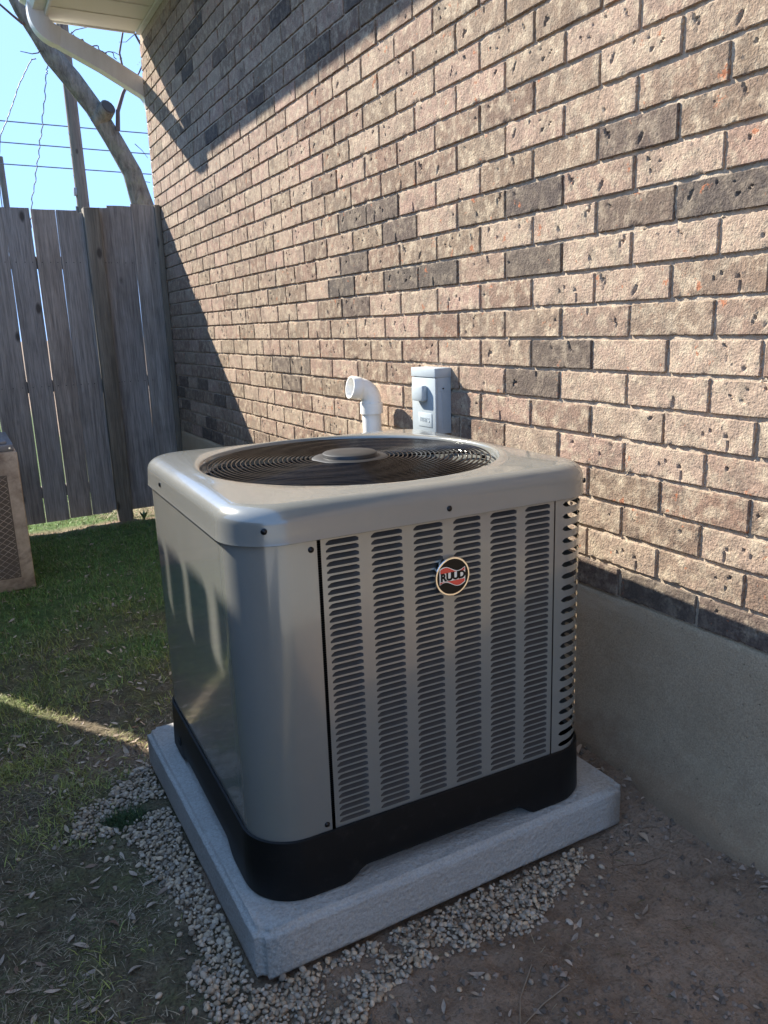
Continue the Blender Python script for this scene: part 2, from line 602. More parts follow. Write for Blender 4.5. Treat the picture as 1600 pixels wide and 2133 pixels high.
def gbase(x, y):
    y = np.asarray(y, float)
    s = np.clip((y - 2.3) / 4.16, 0, 1)
    s = s * (1.15 - 0.15 * s)
    f_ = np.clip((1.56 - np.asarray(x, float)) / 0.22, 0, 1)      # falls away from the house
    return -0.057 * f_ * f_ * (3 - 2 * f_) * (1 - s) - 0.20 * s


def gz(x, y):
    x = np.asarray(x, float)
    y = np.asarray(y, float)
    n = (fbm(x * 2.1 + 3, y * 2.1, 1, 3) - 0.5) * 0.035 + (fbm(x * 14, y * 14, 5, 4) - 0.5) * 0.016
    near_pad = np.clip(1 - np.maximum(np.maximum(PADX0 - x, x - PADX1), np.maximum(PADY0 - y, y - PADY1)) / 0.25, 0, 1)
    rise = np.clip((x - 1.32) / 0.26, 0, 1) ** 2 * 0.012
    clod = (fbm(x * 38, y * 38, 15, 3) - 0.5) * 0.017
    return gbase(x, y) + (n + clod) * (1 - 0.75 * near_pad) + rise - 0.006 - 0.013 * near_pad


def soil_mask(x, y):
    n = (fbm(x * 5, y * 5, 21, 4) - 0.5) * 0.22
    x, y = np.asarray(x, float) / K, np.asarray(y, float) / np.where(np.asarray(y) < 3, K, 1)
    front = np.clip((x - 0.42 + 0.35 * (y - 1.1) + n) / 0.10, 0, 1) * (y < 1.75)
    side = np.clip((x - 1.22 + n) / 0.08, 0, 1)
    back = np.clip(1 - np.hypot((x - 0.33) / 0.30, (y - 2.42) / 0.16) + n * 2, 0, 1) * 0.7
    fence = np.clip(1 - np.abs(y - 6.40) / 0.16 + n * 2, 0, 1)
    return np.clip(np.maximum.reduce([front, side, back, fence]), 0, 1)


def turf_mask(x, y):
    n = (fbm(x * 3.2, y * 3.2, 31, 4) - 0.5)
    return np.clip((y - 2.9) / 1.3 + n * 1.7, 0, 1)


gx = np.concatenate([[-400, -120, -40, -16, -8, -4, -2.4, -1.5], np.arange(-1.0, 1.62, 0.0125), [1.8, 2.2, 3, 5, 9, 20, 60, 160, 400]])
gy = np.concatenate([[-400, -120, -40, -14, -6, -3, -1.5, -0.6, 0.0, 0.3], np.arange(0.5, 3.2, 0.0125), np.arange(3.2, 6.9, 0.03), [7.2, 7.8, 9, 11, 15, 22, 40, 90, 200, 420]])
X, Y = np.meshgrid(gx, gy)
Z = gz(X, Y)
msk = np.zeros((X.size, 3))
msk[:, 0] = soil_mask(X, Y).ravel()
msk[:, 1] = turf_mask(X, Y).ravel()
nx, ny = len(gx), len(gy)
idx = np.arange(nx * ny).reshape(ny, nx)
quads = np.stack([idx[:-1, :-1], idx[:-1, 1:], idx[1:, 1:], idx[1:, :-1]], -1).reshape(-1, 4)
me = npmesh('ground', np.stack([X, Y, Z], -1).reshape(-1, 3), quads, M['ground'], msk, True, 'mask')
props(link('ground', me), 'bare brown soil and thin lawn falling gently towards the fence', None, None, 'structure')

# pale slab added behind the camera to bounce sunlight into the shade
dv = MB().box(-7.0, 1.50, -16.0, -0.45, -0.3, 0.03, 0.01)
o = dv.build('bounce_slab', M['pad'])
props(o, 'unseen pale concrete slab added to bounce sunlight into the side yard', None, None, 'structure')

# ------------------------------------------------------------------ house with its brick wall
house = empty('brick_house', (D, 2.8, 0), 'tan brick house wall over a grey concrete foundation with white eave', 'house')


def hpart(name, mb_or_me, mat=None, **kw):
    """part of the house given in world coordinates"""
    if isinstance(mb_or_me, MB):
        me_ = mesh(name, mb_or_me.v, mb_or_me.f, mat, kw.pop('smooth', True), kw.pop('angle', 38))
    else:
        me_ = mb_or_me
    return link(name, me_, house, (-D, -2.8, 0), **kw)


BL, BH, JT = 0.267, 0.0910, 0.0115
BY0 = 1.2742
BZ0 = -0.0526 + CZ
FOUND = BZ0 - 8 * BH
DARK = set([(5, 6), (5, 5), (4, 5), (3, 6), (2, 7), (2, 5), (2, 4), (1, 6), (2, 2), (4, 2), (-1, 1), (-2, 2), (5, 0), (3, 0),
            (3, -1), (-8, 1), (-8, 0), (-8, -1), (-4, 18), (-4, 16), (-5, 18), (-6, 18), (-5, 14), (-7, 15), (9, 13), (9, 14),
            (-2, 10), (-2, 9), (-3, 9), (17, 12), (20, 15), (21, 13), (19, 15), (18, 15), (13, 7), (13, 10), (13, 13), (15, 15),
            (-8, 16), (20, 14), (22, 12), (16, 9), (-8, 15), (14, 6)])  # near bottom-row bricks carry the cabinet's cast shadow in their tone
MEDIUM = set([(4, 6), (-3, 15), (5, -1), (6, -1), (-6, 0), (3, 9), (3, 8), (5, 10), (0, 10), (9, 11), (-8, 2), (-8, -2), (-5, -1)])


def brick_variant(seed, nu, nw):
    """front face with worn edges and pits, returns verts (y along, z up, x=-depth out) and faces"""
    rs = np.random.RandomState(seed)
    L, Hh = BL - JT, BH - JT
    us = np.linspace(0, 1, nu - 1)
    ws = np.linspace(0, 1, nw - 1)
    us = np.sort(np.concatenate([us, [0.0018 / L, 1 - 0.0018 / L]]))     # a narrow arris all round
    ws = np.sort(np.concatenate([ws, [0.0018 / Hh, 1 - 0.0018 / Hh]]))
    U, Wv = np.meshgrid(us, ws)
    y = (U - 0.5) * L
    z = Wv * Hh
    du, dw = np.minimum(U, 1 - U) * L, np.minimum(Wv, 1 - Wv) * Hh
    edge = np.minimum(du, dw)
    x = -0.0006 * rs.rand(*U.shape) - 0.0012 * (fbm(U * 6 + seed, Wv * 2.5, seed, 3) - 0.5)
    x = x + np.where(edge < 1e-6, 0.0014 + 0.0016 * rs.rand(*U.shape), 0)
    chip = np.clip(fbm(U * 9 + seed * 3.7, Wv * 3.1, seed + 9, 3) - 0.62, 0, 1) * np.clip(1 - edge / 0.012, 0, 1)
    x = x + chip * 0.02
    ye = rs.uniform(-0.0016, 0.0016, U.shape)
    ze = rs.uniform(-0.0018, 0.0014, U.shape)
    y = y + np.where(du < 1e-6, ye, 0)
    z = z + np.where(dw < 1e-6, ze, 0)
    if nu > 16:
        for _ in range(rs.choice([0, 1, 1, 2, 2, 3, 4, 5])):
            cu, cw = rs.uniform(0.06, 0.94), rs.uniform(0.15, 0.9)
            a = rs.uniform(0.5, 2.4)
            ly, lz = (U - cu) * L, (Wv - cw) * Hh
            p1 = ly * math.cos(a) + lz * math.sin(a)
            p2 = -ly * math.sin(a) + lz * math.cos(a)
            d = np.hypot(p1 / rs.choice([0.005, 0.007, 0.010, 0.016]), p2 / rs.uniform(0.0022, 0.0042))
            x = x + np.clip((1.25 - d) * 1.6, 0, 1) * rs.uniform(0.003, 0.008)
    v = np.stack([x, y, z], -1).reshape(-1, 3)
    n = nu + 1
    id_ = np.arange(n * (nw + 1)).reshape(nw + 1, n)
    f = [tuple(r_) for r_ in np.stack([id_[:-1, :-1], id_[1:, :-1], id_[1:, 1:], id_[:-1, 1:]], -1).reshape(-1, 4)]
    # sides going back into the wall
    rim = list(id_[0, :]) + list(id_[1:, -1]) + list(id_[-1, -2::-1]) + list(id_[-2:0:-1, 0])
    bk = v[rim].copy()
    bk[:, 0] = 0.018
    b0 = len(v)
    v = np.concatenate([v, bk])
    k = len(rim)
    for i in range(k):
        j = (i + 1) % k
        f.append((rim[i], rim[j], b0 + j, b0 + i))
    return v, f


NEARV = [brick_variant(100 + i, 52, 18) for i in range(18)]
FARV = [brick_variant(300 + i, 18, 7) for i in range(8)]
near_me = [mesh('brick', v, f, M['brick'], True, 30) for v, f in NEARV]

bricks = []
for r_ in range(-8, 25):
    z = BZ0 + r_ * BH + JT * 0.5
    if z + BH > 2.215 + CZ:
        continue
    o = 0.5 * BL if r_ % 2 else 0.0
    for i in range(-24, 22):
        y0_ = BY0 + o + i * BL
        y1_ = y0_ + BL
        if y0_ > YEND - 0.03 or y1_ < -5.2:
            continue
        ln = 1.0
        if y1_ > YEND + 0.02:
            ln = (YEND - y0_) / BL
        bricks.append((r_, i, y0_, z, ln))


def brick_tone(r_, i):
    rr = random.Random(r_ * 997 + i * 31)
    t = min(0.5, max(0.0, rr.gauss(0.24, 0.20)))
    if rr.random() < 0.10:
        t = rr.uniform(0.42, 0.62)
    if (r_, i) in DARK:
        t = rr.uniform(0.72, 0.92)
    elif (r_, i) in MEDIUM:
        t = rr.uniform(0.46, 0.58)
    return (t, rr.random(), rr.random())


def seen_size(b):
    r_, i, y0_, z, ln = b
    if y0_ + BL < 0.9:
        return 0
    A, B = project((D, y0_, z)), project((D, y0_ + BL * ln, z + BH))
    cx, cy = (A[0] + B[0]) / 2, (A[1] + B[1]) / 2
    if not (-0.03 < cx < 1.06 and -0.03 < cy < 1.03):
        return 0
    if 0.22 < cx < 0.74 and cy > 0.47 and r_ < -3:        # behind the condenser
        return 0
    return abs(A[0] - B[0]) * BH / A[2]


order = sorted(range(len(bricks)), key=lambda k: -seen_size(bricks[k]))
near = set(order[:300])
fv, ff, ft = [], [], []
base = 0
for k, (r_, i, y0_, z, ln) in enumerate(bricks):
    rr = random.Random(r_ * 131 + i * 17 + 5)
    tone = brick_tone(r_, i)
    out = rr.uniform(-0.0015, 0.0012)
    yc_ = y0_ + BL * ln * 0.5 + rr.uniform(-0.001, 0.001)
    zz = z + rr.uniform(-0.001, 0.001)
    tilt = rr.uniform(-0.006, 0.006)
    flip = rr.random() < 0.5
    if k in near:
        o = link('brick', near_me[rr.randrange(len(near_me))], house, (out, yc_ - 2.8, zz), (tilt, 0, 0))
        o.scale = (1, -1 if flip else 1, 1)
        o.color = (*tone, 1)
    else:
        v, f = FARV[rr.randrange(len(FARV))] if y0_ > 0.9 or True else None
        vv_ = v.copy()
        vv_[:, 1] *= ln
        vv_[:, 0] += out
        ca, sa = math.cos(tilt), math.sin(tilt)
        yy, z2 = vv_[:, 1] * ca - vv_[:, 2] * sa, vv_[:, 1] * sa + vv_[:, 2] * ca
        vv_ = np.stack([vv_[:, 0], yy + yc_ - 2.8, z2 + zz], -1)
        fv.append(vv_)
        ff += [tuple(a + base for a in q) for q in f]
        ft.append(np.tile(tone, (len(vv_), 1)))
        base += len(vv_)
fme = npmesh('brick_courses', np.concatenate(fv), ff, M['brick_far'], np.concatenate(ft), False)
o = link('brick_courses', fme, house)
o['kind'] = 'stuff'

# mortar bed behind the bricks, uneven
my = np.concatenate([np.arange(-5.2, 0.8, 0.08), np.arange(0.8, YEND - 0.004, 0.0115), [YEND - 0.004]])
mz = np.arange(FOUND + 0.0005, 2.21 + CZ, 0.0115)
MY, MZ = np.meshgrid(my, mz)
MX = D + 0.0078 + (fbm(MY * 24, MZ * 24, 9, 3) - 0.5) * 0.0055 + (vnoise(MY * 90, MZ * 90, 4) - 0.5) * 0.0025
n1, n2 = len(my), len(mz)
idx = np.arange(n1 * n2).reshape(n2, n1)
q = np.stack([idx[:-1, :-1], idx[1:, :-1], idx[1:, 1:], idx[:-1, 1:]], -1).reshape(-1, 4)
hpart('mortar', npmesh('mortar', np.stack([MX, MY, MZ], -1).reshape(-1, 3), q, M['mortar'], None, True))

# little ridges of squeezed mortar left on the arrises above the head joints
cv, cf = [], []
rs = np.random.RandomState(77)
for (r_, i, y0_, z, ln) in bricks:
    if y0_ < 0.95 or rs.rand() < 0.35:
        continue
    for _ in range(rs.randint(1, 4)):
        s = rs.uniform(0.002, 0.006)
        cx_, cy_, cz_ = D + 0.001, y0_ + rs.uniform(-0.012, 0.012) + (rs.uniform(0, BL) if rs.rand() < 0.45 else 0), z - JT + rs.uniform(-0.002, 0.003)
        b0 = len(cv)
        cv += [(cx_ + 0.006, cy_ - s * 1.4, cz_ - s * 0.4), (cx_ + 0.006, cy_ + s * 1.4, cz_ - s * 0.4), (cx_ + 0.006, cy_ + rs.uniform(-s, s), cz_ + s * 1.2),
               (cx_ - 0.0015, cy_ + rs.uniform(-s, s) * 0.5, cz_)]
        cf += [(b0, b0 + 3, b0 + 2), (b0, b0 + 1, b0 + 3), (b0 + 1, b0 + 2, b0 + 3)]
o = hpart('mortar_crumbs', mesh('mortar_crumbs', cv, cf, M['mortar'], False))
o['kind'] = 'stuff'

# foundation: parged face with an uneven top edge, and a rough broken lip at the soil
fy = np.concatenate([np.arange(-5.2, 0.8, 0.1), np.arange(0.8, YEND - 0.02, 0.02), [YEND - 0.02]])
prof = [(0.018, FOUND + 0.006), (0.0005, FOUND - 0.004), (-0.003, FOUND - 0.02), (-0.004, 0.40), (-0.005, 0.30), (-0.005, 0.18), (-0.006, 0.10), (-0.008, 0.055), (-0.016, 0.03), (-0.022, 0.0), (-0.024, -0.3)]
v, f = [], []
for a, yv in enumerate(fy):
    for b, (px, pz) in enumerate(prof):
        nz = float(fbm(yv * 9, b * 3.1, 41, 4)) - 0.5
        x = D + px
        z = pz
        if b in (1, 2):
            z += nz * 0.010
        if b >= 6:
            lip = max(0.0, float(fbm(yv * 2.3, 0.5, 51, 3)) - 0.33) * 0.17 * (b - 5) / 4
            x -= lip + abs(nz) * 0.012
            z += nz * 0.02 if b < 10 else 0
        v.append((x + nz * 0.002, yv, z))
k = len(prof)
for a in range(len(fy) - 1):
    for b in range(k - 1):
        f.append((a * k + b, (a + 1) * k + b, (a + 1) * k + b + 1, a * k + b + 1))
hpart('foundation', mesh('foundation', v, f, M['parging'], True, 50))
# the end wall round the corner and the body of the house behind
hpart('end_wall', MB().box(D + 0.02, 6.5, YEND - 0.016, YEND + 0.0, FOUND + 0.002, 2.2 + CZ), M['brick_far'], smooth=False)
hpart('end_foundation', MB().box(D + 0.02, 6.5, YEND - 0.03, YEND - 0.005, -0.5, FOUND), M['parging'], smooth=False)

# ---- eave
ZS = 2.205 + CZ          # soffit level
EX0 = 0.905              # fascia line
YS = 6.565               # end of the eave
pan = 0.262
yv = YS
kk = 0
while yv > -5.3:
    y1_ = yv
    y0_ = yv - pan + 0.004
    b = MB()
    b.box(EX0 + 0.02, D + 0.01, y0_, y1_, ZS, ZS + 0.008)
    b.box(EX0 + 0.02, D + 0.01, y0_ - 0.006, y0_ + 0.004, ZS - 0.006, ZS - 0.001)
    hpart('soffit_panel', b, M['soffit'], smooth=False)
    yv -= pan
    kk += 1
hpart('soffit_trim', MB().box(D - 0.03, D + 0.004, -5.3, YS - 0.012, ZS - 0.022, ZS - 0.0065).box(EX0 + 0.02, D - 0.034, YS - 0.001, YS + 0.012, ZS - 0.012, ZS + 0.03), M['trim'], smooth=False)
hpart('fascia', MB().box(EX0, EX0 + 0.018, -5.3, YS + 0.012, ZS - 0.014, ZS + 0.15, 0.003), M['trim'])
# gutter: K-profile trough swept along y
gp = [(EX0 - 0.002, ZS + 0.13), (EX0 - 0.002, ZS + 0.018), (EX0 - 0.075, ZS + 0.018), (EX0 - 0.095, ZS + 0.045), (EX0 - 0.105, ZS + 0.075), (EX0 - 0.142, ZS + 0.095), (EX0 - 0.145, ZS + 0.125), (EX0 - 0.132, ZS + 0.125)]
gi = [(x + 0.004 if n > 1 else x - 0.004, z + 0.004) for n, (x, z) in enumerate(gp)]
gp2 = gp + gi[::-1]
v = [(x, yy, z) for yy in (-5.3, YS + 0.02) for x, z in gp2]
k = len(gp2)
f = [(a, (a + 1) % k, k + (a + 1) % k, k + a) for a in range(k)]
cap0 = len(v)
v += [(x, YS + 0.021, z) for x, z in gp] + [(EX0 - 0.002, YS + 0.021, ZS + 0.13)]
f.append(tuple(range(cap0, cap0 + len(gp))))
hpart('gutter', mesh('gutter', v, f, M['trim'], False))
# downspout: rectangular pipe, elbow out of the gutter, slanted run to the corner, then down the end wall
def rect_sweep(pts, side, wd, ht, ribs=True):
    pts = [Vector(p_) for p_ in pts]
    v_, f_ = [], []
    prof_ = []
    nr = 9
    for a in range(nr + 1):
        u = a / nr
        prof_.append((u - 0.5, 0.5 - (0.035 if (a % 2 and ribs) else 0)))
    for a in range(nr + 1):
        u = 1 - a / nr
        prof_.append((u - 0.5, -0.5 + (0.035 if (a % 2 and ribs) else 0)))
    for n_, p_ in enumerate(pts):
        d = (pts[min(n_ + 1, len(pts) - 1)] - pts[max(n_ - 1, 0)]).normalized()
        s = (side - d * side.dot(d)).normalized()
        t = d.cross(s)
        for a, b in prof_:
            v_.append(p_ + t * a * wd + s * b * ht)
    k_ = len(prof_)
    for n_ in range(len(pts) - 1):
        for a in range(k_):
            f_.append((n_ * k_ + a, n_ * k_ + (a + 1) % k_, (n_ + 1) * k_ + (a + 1) % k_, (n_ + 1) * k_ + a))
    f_.append(tuple(range(k_ - 1, -1, -1)))
    f_.append(tuple((len(pts) - 1) * k_ + a for a in range(k_)))
    return v_, f_


def bez(p0, p1, p2, n):
    p0, p1, p2 = Vector(p0), Vector(p1), Vector(p2)
    return [p0 * (1 - t) ** 2 + p1 * 2 * t * (1 - t) + p2 * t * t for t in [i / n for i in range(n + 1)]]


side = Vector((0, 1, 0))
A0 = Vector((EX0 - 0.045, 6.50, ZS + 0.06))
A1 = Vector((EX0 - 0.04, 6.51, 2.145 + CZ))
A2 = Vector((0.985, 6.56, 2.095 + CZ))
elbow = [A0] + bez(A0 - Vector((0, 0, 0.05)), A1 - Vector((0, 0, 0.03)), A2, 10)
v, f = rect_sweep(elbow, side, 0.125, 0.095)
ds = hpart('downspout', mesh('downspout', *rect_sweep([A2, Vector((1.30, 6.62, 1.975 + CZ)), Vector((1.60, 6.69, 1.845 + CZ))], side, 0.119, 0.089), M['trim'], True, 30))
link('elbow', mesh('elbow', v, f, M['trim'], True, 30), ds)
low = bez((1.58, 6.686, 1.855 + CZ), (1.66, 6.70, 1.82 + CZ), (1.67, 6.70, 1.70 + CZ), 6) + [Vector((1.67, 6.70, 0.0))]
link('lower_pipe', mesh('lower_pipe', *rect_sweep(low, Vector((0, 1, 0)), 0.119, 0.089), M['trim'], True, 30), ds)
# roof plane above
v = [(EX0 - 0.12, -5.3, ZS + 0.132), (EX0 - 0.12, YS + 0.03, ZS + 0.132), (5.0, YS + 0.03, ZS + 1.8), (5.0, -5.3, ZS + 1.8)]
v += [(x, y, z + 0.03) for x, y, z in v]
hpart('roof', mesh('roof', v, [(0, 1, 2, 3), (7, 6, 5, 4), (0, 4, 5, 1), (1, 5, 6, 2), (2, 6, 7, 3), (3, 7, 4, 0)], M['shingle'], False))

# ------------------------------------------------------------------ concrete pad
pad = empty('concrete_pad', (0, 0, 0), 'square grey concrete pad under the air conditioner', 'concrete pad')
bm = bmesh.new()
bmesh.ops.create_cube(bm, size=1)
for vv_ in bm.verts:
    vv_.co = Vector(((PADX1 - PADX0) * vv_.co.x, (PADY1 - PADY0) * vv_.co.y, (PADH + 0.03) * vv_.co.z))
vert_e = [e for e in bm.edges if abs(e.verts[0].co.z - e.verts[1].co.z) > 0.01]
bmesh.ops.bevel(bm, geom=vert_e, offset=0.02, segments=3, affect='EDGES')
top_e = [e for e in bm.edges if e.verts[0].co.z > 0 and e.verts[1].co.z > 0]
bmesh.ops.bevel(bm, geom=top_e, offset=0.012, segments=3, affect='EDGES')
bmesh.ops.triangulate(bm, faces=[fc for fc in bm.faces if len(fc.verts) > 4])
bmesh.ops.subdivide_edges(bm, edges=[e for e in bm.edges if e.calc_length() > 0.05], cuts=14, use_grid_fill=True)
for vv_ in bm.verts:
    n_ = float(fbm(vv_.co.x * 9 + 5, vv_.co.y * 9 + vv_.co.z * 20, 61, 4)) - 0.5
    vv_.co += vv_.co.normalized() * n_ * 0.004
me = bpy.data.meshes.new('slab')
bm.to_mesh(me)
bm.free()
me.materials.append(M['pad'])
me.polygons.foreach_set('use_smooth', [True] * len(me.polygons))
pad.location = ((PADX0 + PADX1) / 2, (PADY0 + PADY1) / 2, PADT - PADH)
pad.rotation_euler = (0, 0, R(0.5))
link('slab', me, pad, (0, 0, (PADH - 0.03) / 2))

# ------------------------------------------------------------------ the air conditioner
AW, AD, AR = 0.884, 0.877, 0.106
AX, AY, ATH = 0.4129, 1.3587, -0.0209
ZB, ZT, ZL = -1.05 + CZ, -0.4009 + CZ, -0.322 + CZ
SA, SB, SC, SD = 0.1618, 0.7528, 0.1254, 0.7516
ac = empty('air_conditioner', (AX * K, AY * K, PADT), 'new grey central air conditioner with round fan grille and louvered front on a pad', 'air conditioner', None, ATH)
ac.scale = (K, K, K)


def apart(name, v, f, mat, parent=None, smooth=True, angle=38, **kw):
    """part of the air conditioner, in its own axes but with world heights"""
    me_ = mesh(name, [(x, y, z - PADH) for x, y, z in v], f, mat, smooth, angle)
    return link(name, me_, parent or ac, **kw)


LF, LS, LA = AW - 2 * AR, AD - 2 * AR, math.pi * AR / 2
U = [0, LF]
for s_ in (LA, LS, LA, LF, LA, LS, LA):
    U.append(U[-1] + s_)
UF = lambda x: x - AR
UR = lambda y: U[2] + (y - AR)
UBK = lambda x: U[4] + (AW - AR - x)
ULF = lambda y: U[6] + (AD - AR - y)


def peri(u, off=0.0, w_=AW, d_=AD, r_=AR):
    u = u % U[8]
    segs = [((r_, 0), (1, 0), (0, -1)), None, ((w_, r_), (0, 1), (1, 0)), None, ((w_ - r_, d_), (-1, 0), (0, 1)), None, ((0, d_ - r_), (0, -1), (-1, 0)), None]
    cen = {1: (w_ - r_, r_, -90), 3: (w_ - r_, d_ - r_, 0), 5: (r_, d_ - r_, 90), 7: (r_, r_, 180)}
    for s in range(8):
        if u <= U[s + 1] + 1e-9:
            t = u - U[s]
            if s % 2 == 0:
                p0, d, n_ = segs[s]
                return (p0[0] + d[0] * t + n_[0] * off, p0[1] + d[1] * t + n_[1] * off, n_)
            cx_, cy_, a0 = cen[s]
            a = R(a0) + t / LA * math.pi / 2
            n_ = (math.cos(a), math.sin(a))
            return (cx_ + n_[0] * (r_ + off), cy_ + n_[1] * (r_ + off), n_)


def usamples(u0, u1):
    """samples with fine steps on the arcs"""
    us = [u0, u1]
    for s in range(-8, 16):
        a = U[s % 8] + (s // 8) * U[8]
        b = U[s % 8 + 1] + (s // 8) * U[8]
        if s % 2:
            for k_ in range(15):
                us.append(a + (b - a) * k_ / 14)
    us = sorted(x for x in us if u0 - 1e-9 <= x <= u1 + 1e-9)
    out_ = [us[0]]
    for x in us[1:]:
        if x - out_[-1] > 1e-4:
            out_.append(x)
    return out_


def solid_panel(name, u0, u1, z0, z1, off=0.0, flange=0.008, **kw):
    us = usamples(u0, u1)
    v_, f_ = [], []
    for x in us:
        a = peri(x, off)
        v_ += [(a[0], a[1], z0), (a[0], a[1], z1)]
    for i in range(len(us) - 1):
        f_.append((2 * i, 2 * i + 2, 2 * i + 3, 2 * i + 1))
    for x, k_ in ((us[0], 0), (us[-1], len(us) - 1)):
        a = peri(x, off - flange)
        b0 = len(v_)
        v_ += [(a[0], a[1], z0), (a[0], a[1], z1)]
        f_.append((b0, 2 * k_, 2 * k_ + 1, b0 + 1) if k_ == 0 else (2 * k_, b0, b0 + 1, 2 * k_ + 1))
    return apart(name, v_, f_, M['paint'], **kw)


def slot_panel(name, u0, u1, z0, z1, cols, za, zb, rows, top_f, bot_f, nu=8, off=0.0, mat=None):
    """sheet with cols x rows of openings; top_f/bot_f(t in 0..1) give the opening inside its cell (0..1)"""
    v_, f_ = [], []
    cache = {}

    def V_(u_, z_):
        key = (round(u_, 5), round(z_, 5))
        if key not in cache:
            a = peri(u_, off)
            cache[key] = len(v_)
            v_.append((a[0], a[1], z_))
        return cache[key]

    zr = [za + (zb - za) * i / rows for i in range(rows + 1)]
    zlines = [z0] + zr + [z1] if z0 < za - 1e-6 else zr
    edges = [u0]
    for a, b in cols:
        edges += [a, b]
    edges.append(u1)
    # solid strips
    for i in range(0, len(edges), 2):
        us = usamples(edges[i], edges[i + 1])
        for a, b in zip(us[:-1], us[1:]):
            for c_, d_ in zip(zlines[:-1], zlines[1:]):
                f_.append((V_(a, c_), V_(b, c_), V_(b, d_), V_(a, d_)))
    for (a, b) in cols:
        us = [a + (b - a) * k_ / nu for k_ in range(nu + 1)]
        for (c_, d_) in ((z0, za), (zb, z1)):
            if d_ - c_ > 1e-6:
                for p_, q_ in zip(us[:-1], us[1:]):
                    f_.append((V_(p_, c_), V_(q_, c_), V_(q_, d_), V_(p_, d_)))
        for r1 in range(rows):
            c_, h_ = zr[r1], zr[r1 + 1] - zr[r1]
            for k_ in range(nu):
                p_, q_ = us[k_], us[k_ + 1]
                tp, tq = k_ / nu, (k_ + 1) / nu
                f_.append((V_(p_, c_), V_(q_, c_), V_(q_, c_ + h_ * bot_f(tq)), V_(p_, c_ + h_ * bot_f(tp))))
                f_.append((V_(p_, c_ + h_ * top_f(tp)), V_(q_, c_ + h_ * top_f(tq)), V_(q_, c_ + h_), V_(p_, c_ + h_)))
    f_ = [q_ for q_ in f_ if len(set(q_)) >= 3]
    return apart(name, v_, [tuple(dict.fromkeys(q_)) for q_ in f_], mat or M['paint'])


PT, PB = ZT + 0.02, ZB + 0.002
cfl = solid_panel('corner_panel', ULF(SC) + 0.0008, U[8] + UF(SA), PB, PT)
solid_panel('side_panel', ULF(SD) + 0.0008, ULF(SC) - 0.0008, PB, PT)
solid_panel('corner_panel', UBK(AW - 0.75), ULF(SD) - 0.0008, PB, PT)
solid_panel('back_panel', UBK(AW - 0.13), UBK(AW - 0.75) - 0.001, PB, PT, -0.001)
solid_panel('corner_panel', UR(0.74), UBK(AW - 0.13) - 0.001, PB, PT)

# front louver panel: 6 columns x 43 rows
lc = [(0.181, 0.253), (0.281, 0.353), (0.380, 0.451), (0.478, 0.548), (0.574, 0.645), (0.669, 0.739)]
NR = 43
ZLA, ZLB = -1.040 + CZ, -0.404 + CZ
top_l = lambda t: 0.80 - 0.42 * max(0.0, 1 - t / 0.15) ** 2 - 0.24 * max(0.0, 1 - (1 - t) / 0.08) ** 2
bot_l = lambda t: 0.09 + 0.05 * max(0.0, 1 - min(t, 1 - t) / 0.12) ** 2
fp = slot_panel('louver_panel', UF(SA + 0.0085), UF(SB - 0.001), PB, PT, [(UF(a), UF(b)) for a, b in lc], ZLA, ZLB, NR, top_l, bot_l, 10, -0.0015)
pit = (ZLB - ZLA) / NR
wl = 0.0715
v, f = [], []
nu = 10
for k in range(nu + 1):
    t = k / nu
    e = 1 - max(0.0, 1 - min(t, 1 - t) / 0.16) ** 2
    zb_, zt_ = pit * bot_l(t), pit * top_l(t)
    x = (t - 0.5) * wl
    for q_, dd in ((0.0, 0.0), (0.5, 0.004), (1.0, 0.0085), (1.22, 0.0105)):
        v.append((x, dd * (0.15 + 0.85 * e), zb_ + (zt_ - zb_) * q_))
for k in range(nu):
    for r1 in range(3):
        a = k * 4 + r1
        f.append((a, a + 4, a + 5, a + 1))
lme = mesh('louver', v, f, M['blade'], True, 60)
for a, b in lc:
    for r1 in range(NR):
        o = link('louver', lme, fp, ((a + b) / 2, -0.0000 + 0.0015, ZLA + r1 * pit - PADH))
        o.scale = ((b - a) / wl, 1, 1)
# slotted corner and right side
ell = lambda t: 0.22 * math.sqrt(max(0.0, 1 - max(0.0, 1 - min(t, 1 - t) / 0.10) ** 2))
uc0, uc1 = UF(SB + 0.0015), UR(0.128)
ZSA, ZSB = -1.050 + CZ + 0.006, -0.400 + CZ
slot_panel('slotted_corner', uc0, uc1, PB, PT, [(uc0 + 0.021, uc1 - 0.016)], ZSA, ZSB, 22, lambda t: 0.5 + ell(t), lambda t: 0.5 - ell(t), 26)
us0, us1 = UR(0.130), UR(0.738)
slot_panel('slotted_side', us0, us1, PB, PT, [(us0 + 0.075 + 0.13 * k_, us0 + 0.075 + 0.13 * k_ + 0.112) for k_ in range(4)], ZSA, ZSB, 22,
           lambda t: 0.5 + ell(t), lambda t: 0.5 - ell(t), 10, -0.001)

# coil wrapped inside, fan shroud and dark inside
ci = MB()
us = usamples(UF(0.14), UR(AD - 0.02))
cv = []
for i, x in enumerate(us):
    a = peri(x, -0.05)
    cv.append((a[0], a[1]))
v = []
f = []
for x, y in cv:
    v += [(x, y, PB), (x, y, PT - 0.03)]
for i in range(len(cv) - 1):
    f.append((2 * i, 2 * i + 2, 2 * i + 3, 2 * i + 1))
apart('coil', v, f, M['coil'])
b = MB().lathe([(0.361, ZB + 0.05), (0.361, ZL - 0.058)], 48, (AW / 2, AD / 2, 0), False)
b.lathe([(0.001, ZB + 0.045), (0.36, ZB + 0.045)], 48, (AW / 2, AD / 2, 0), False)
apart('fan_shroud', b.v, b.f, M['dark'])

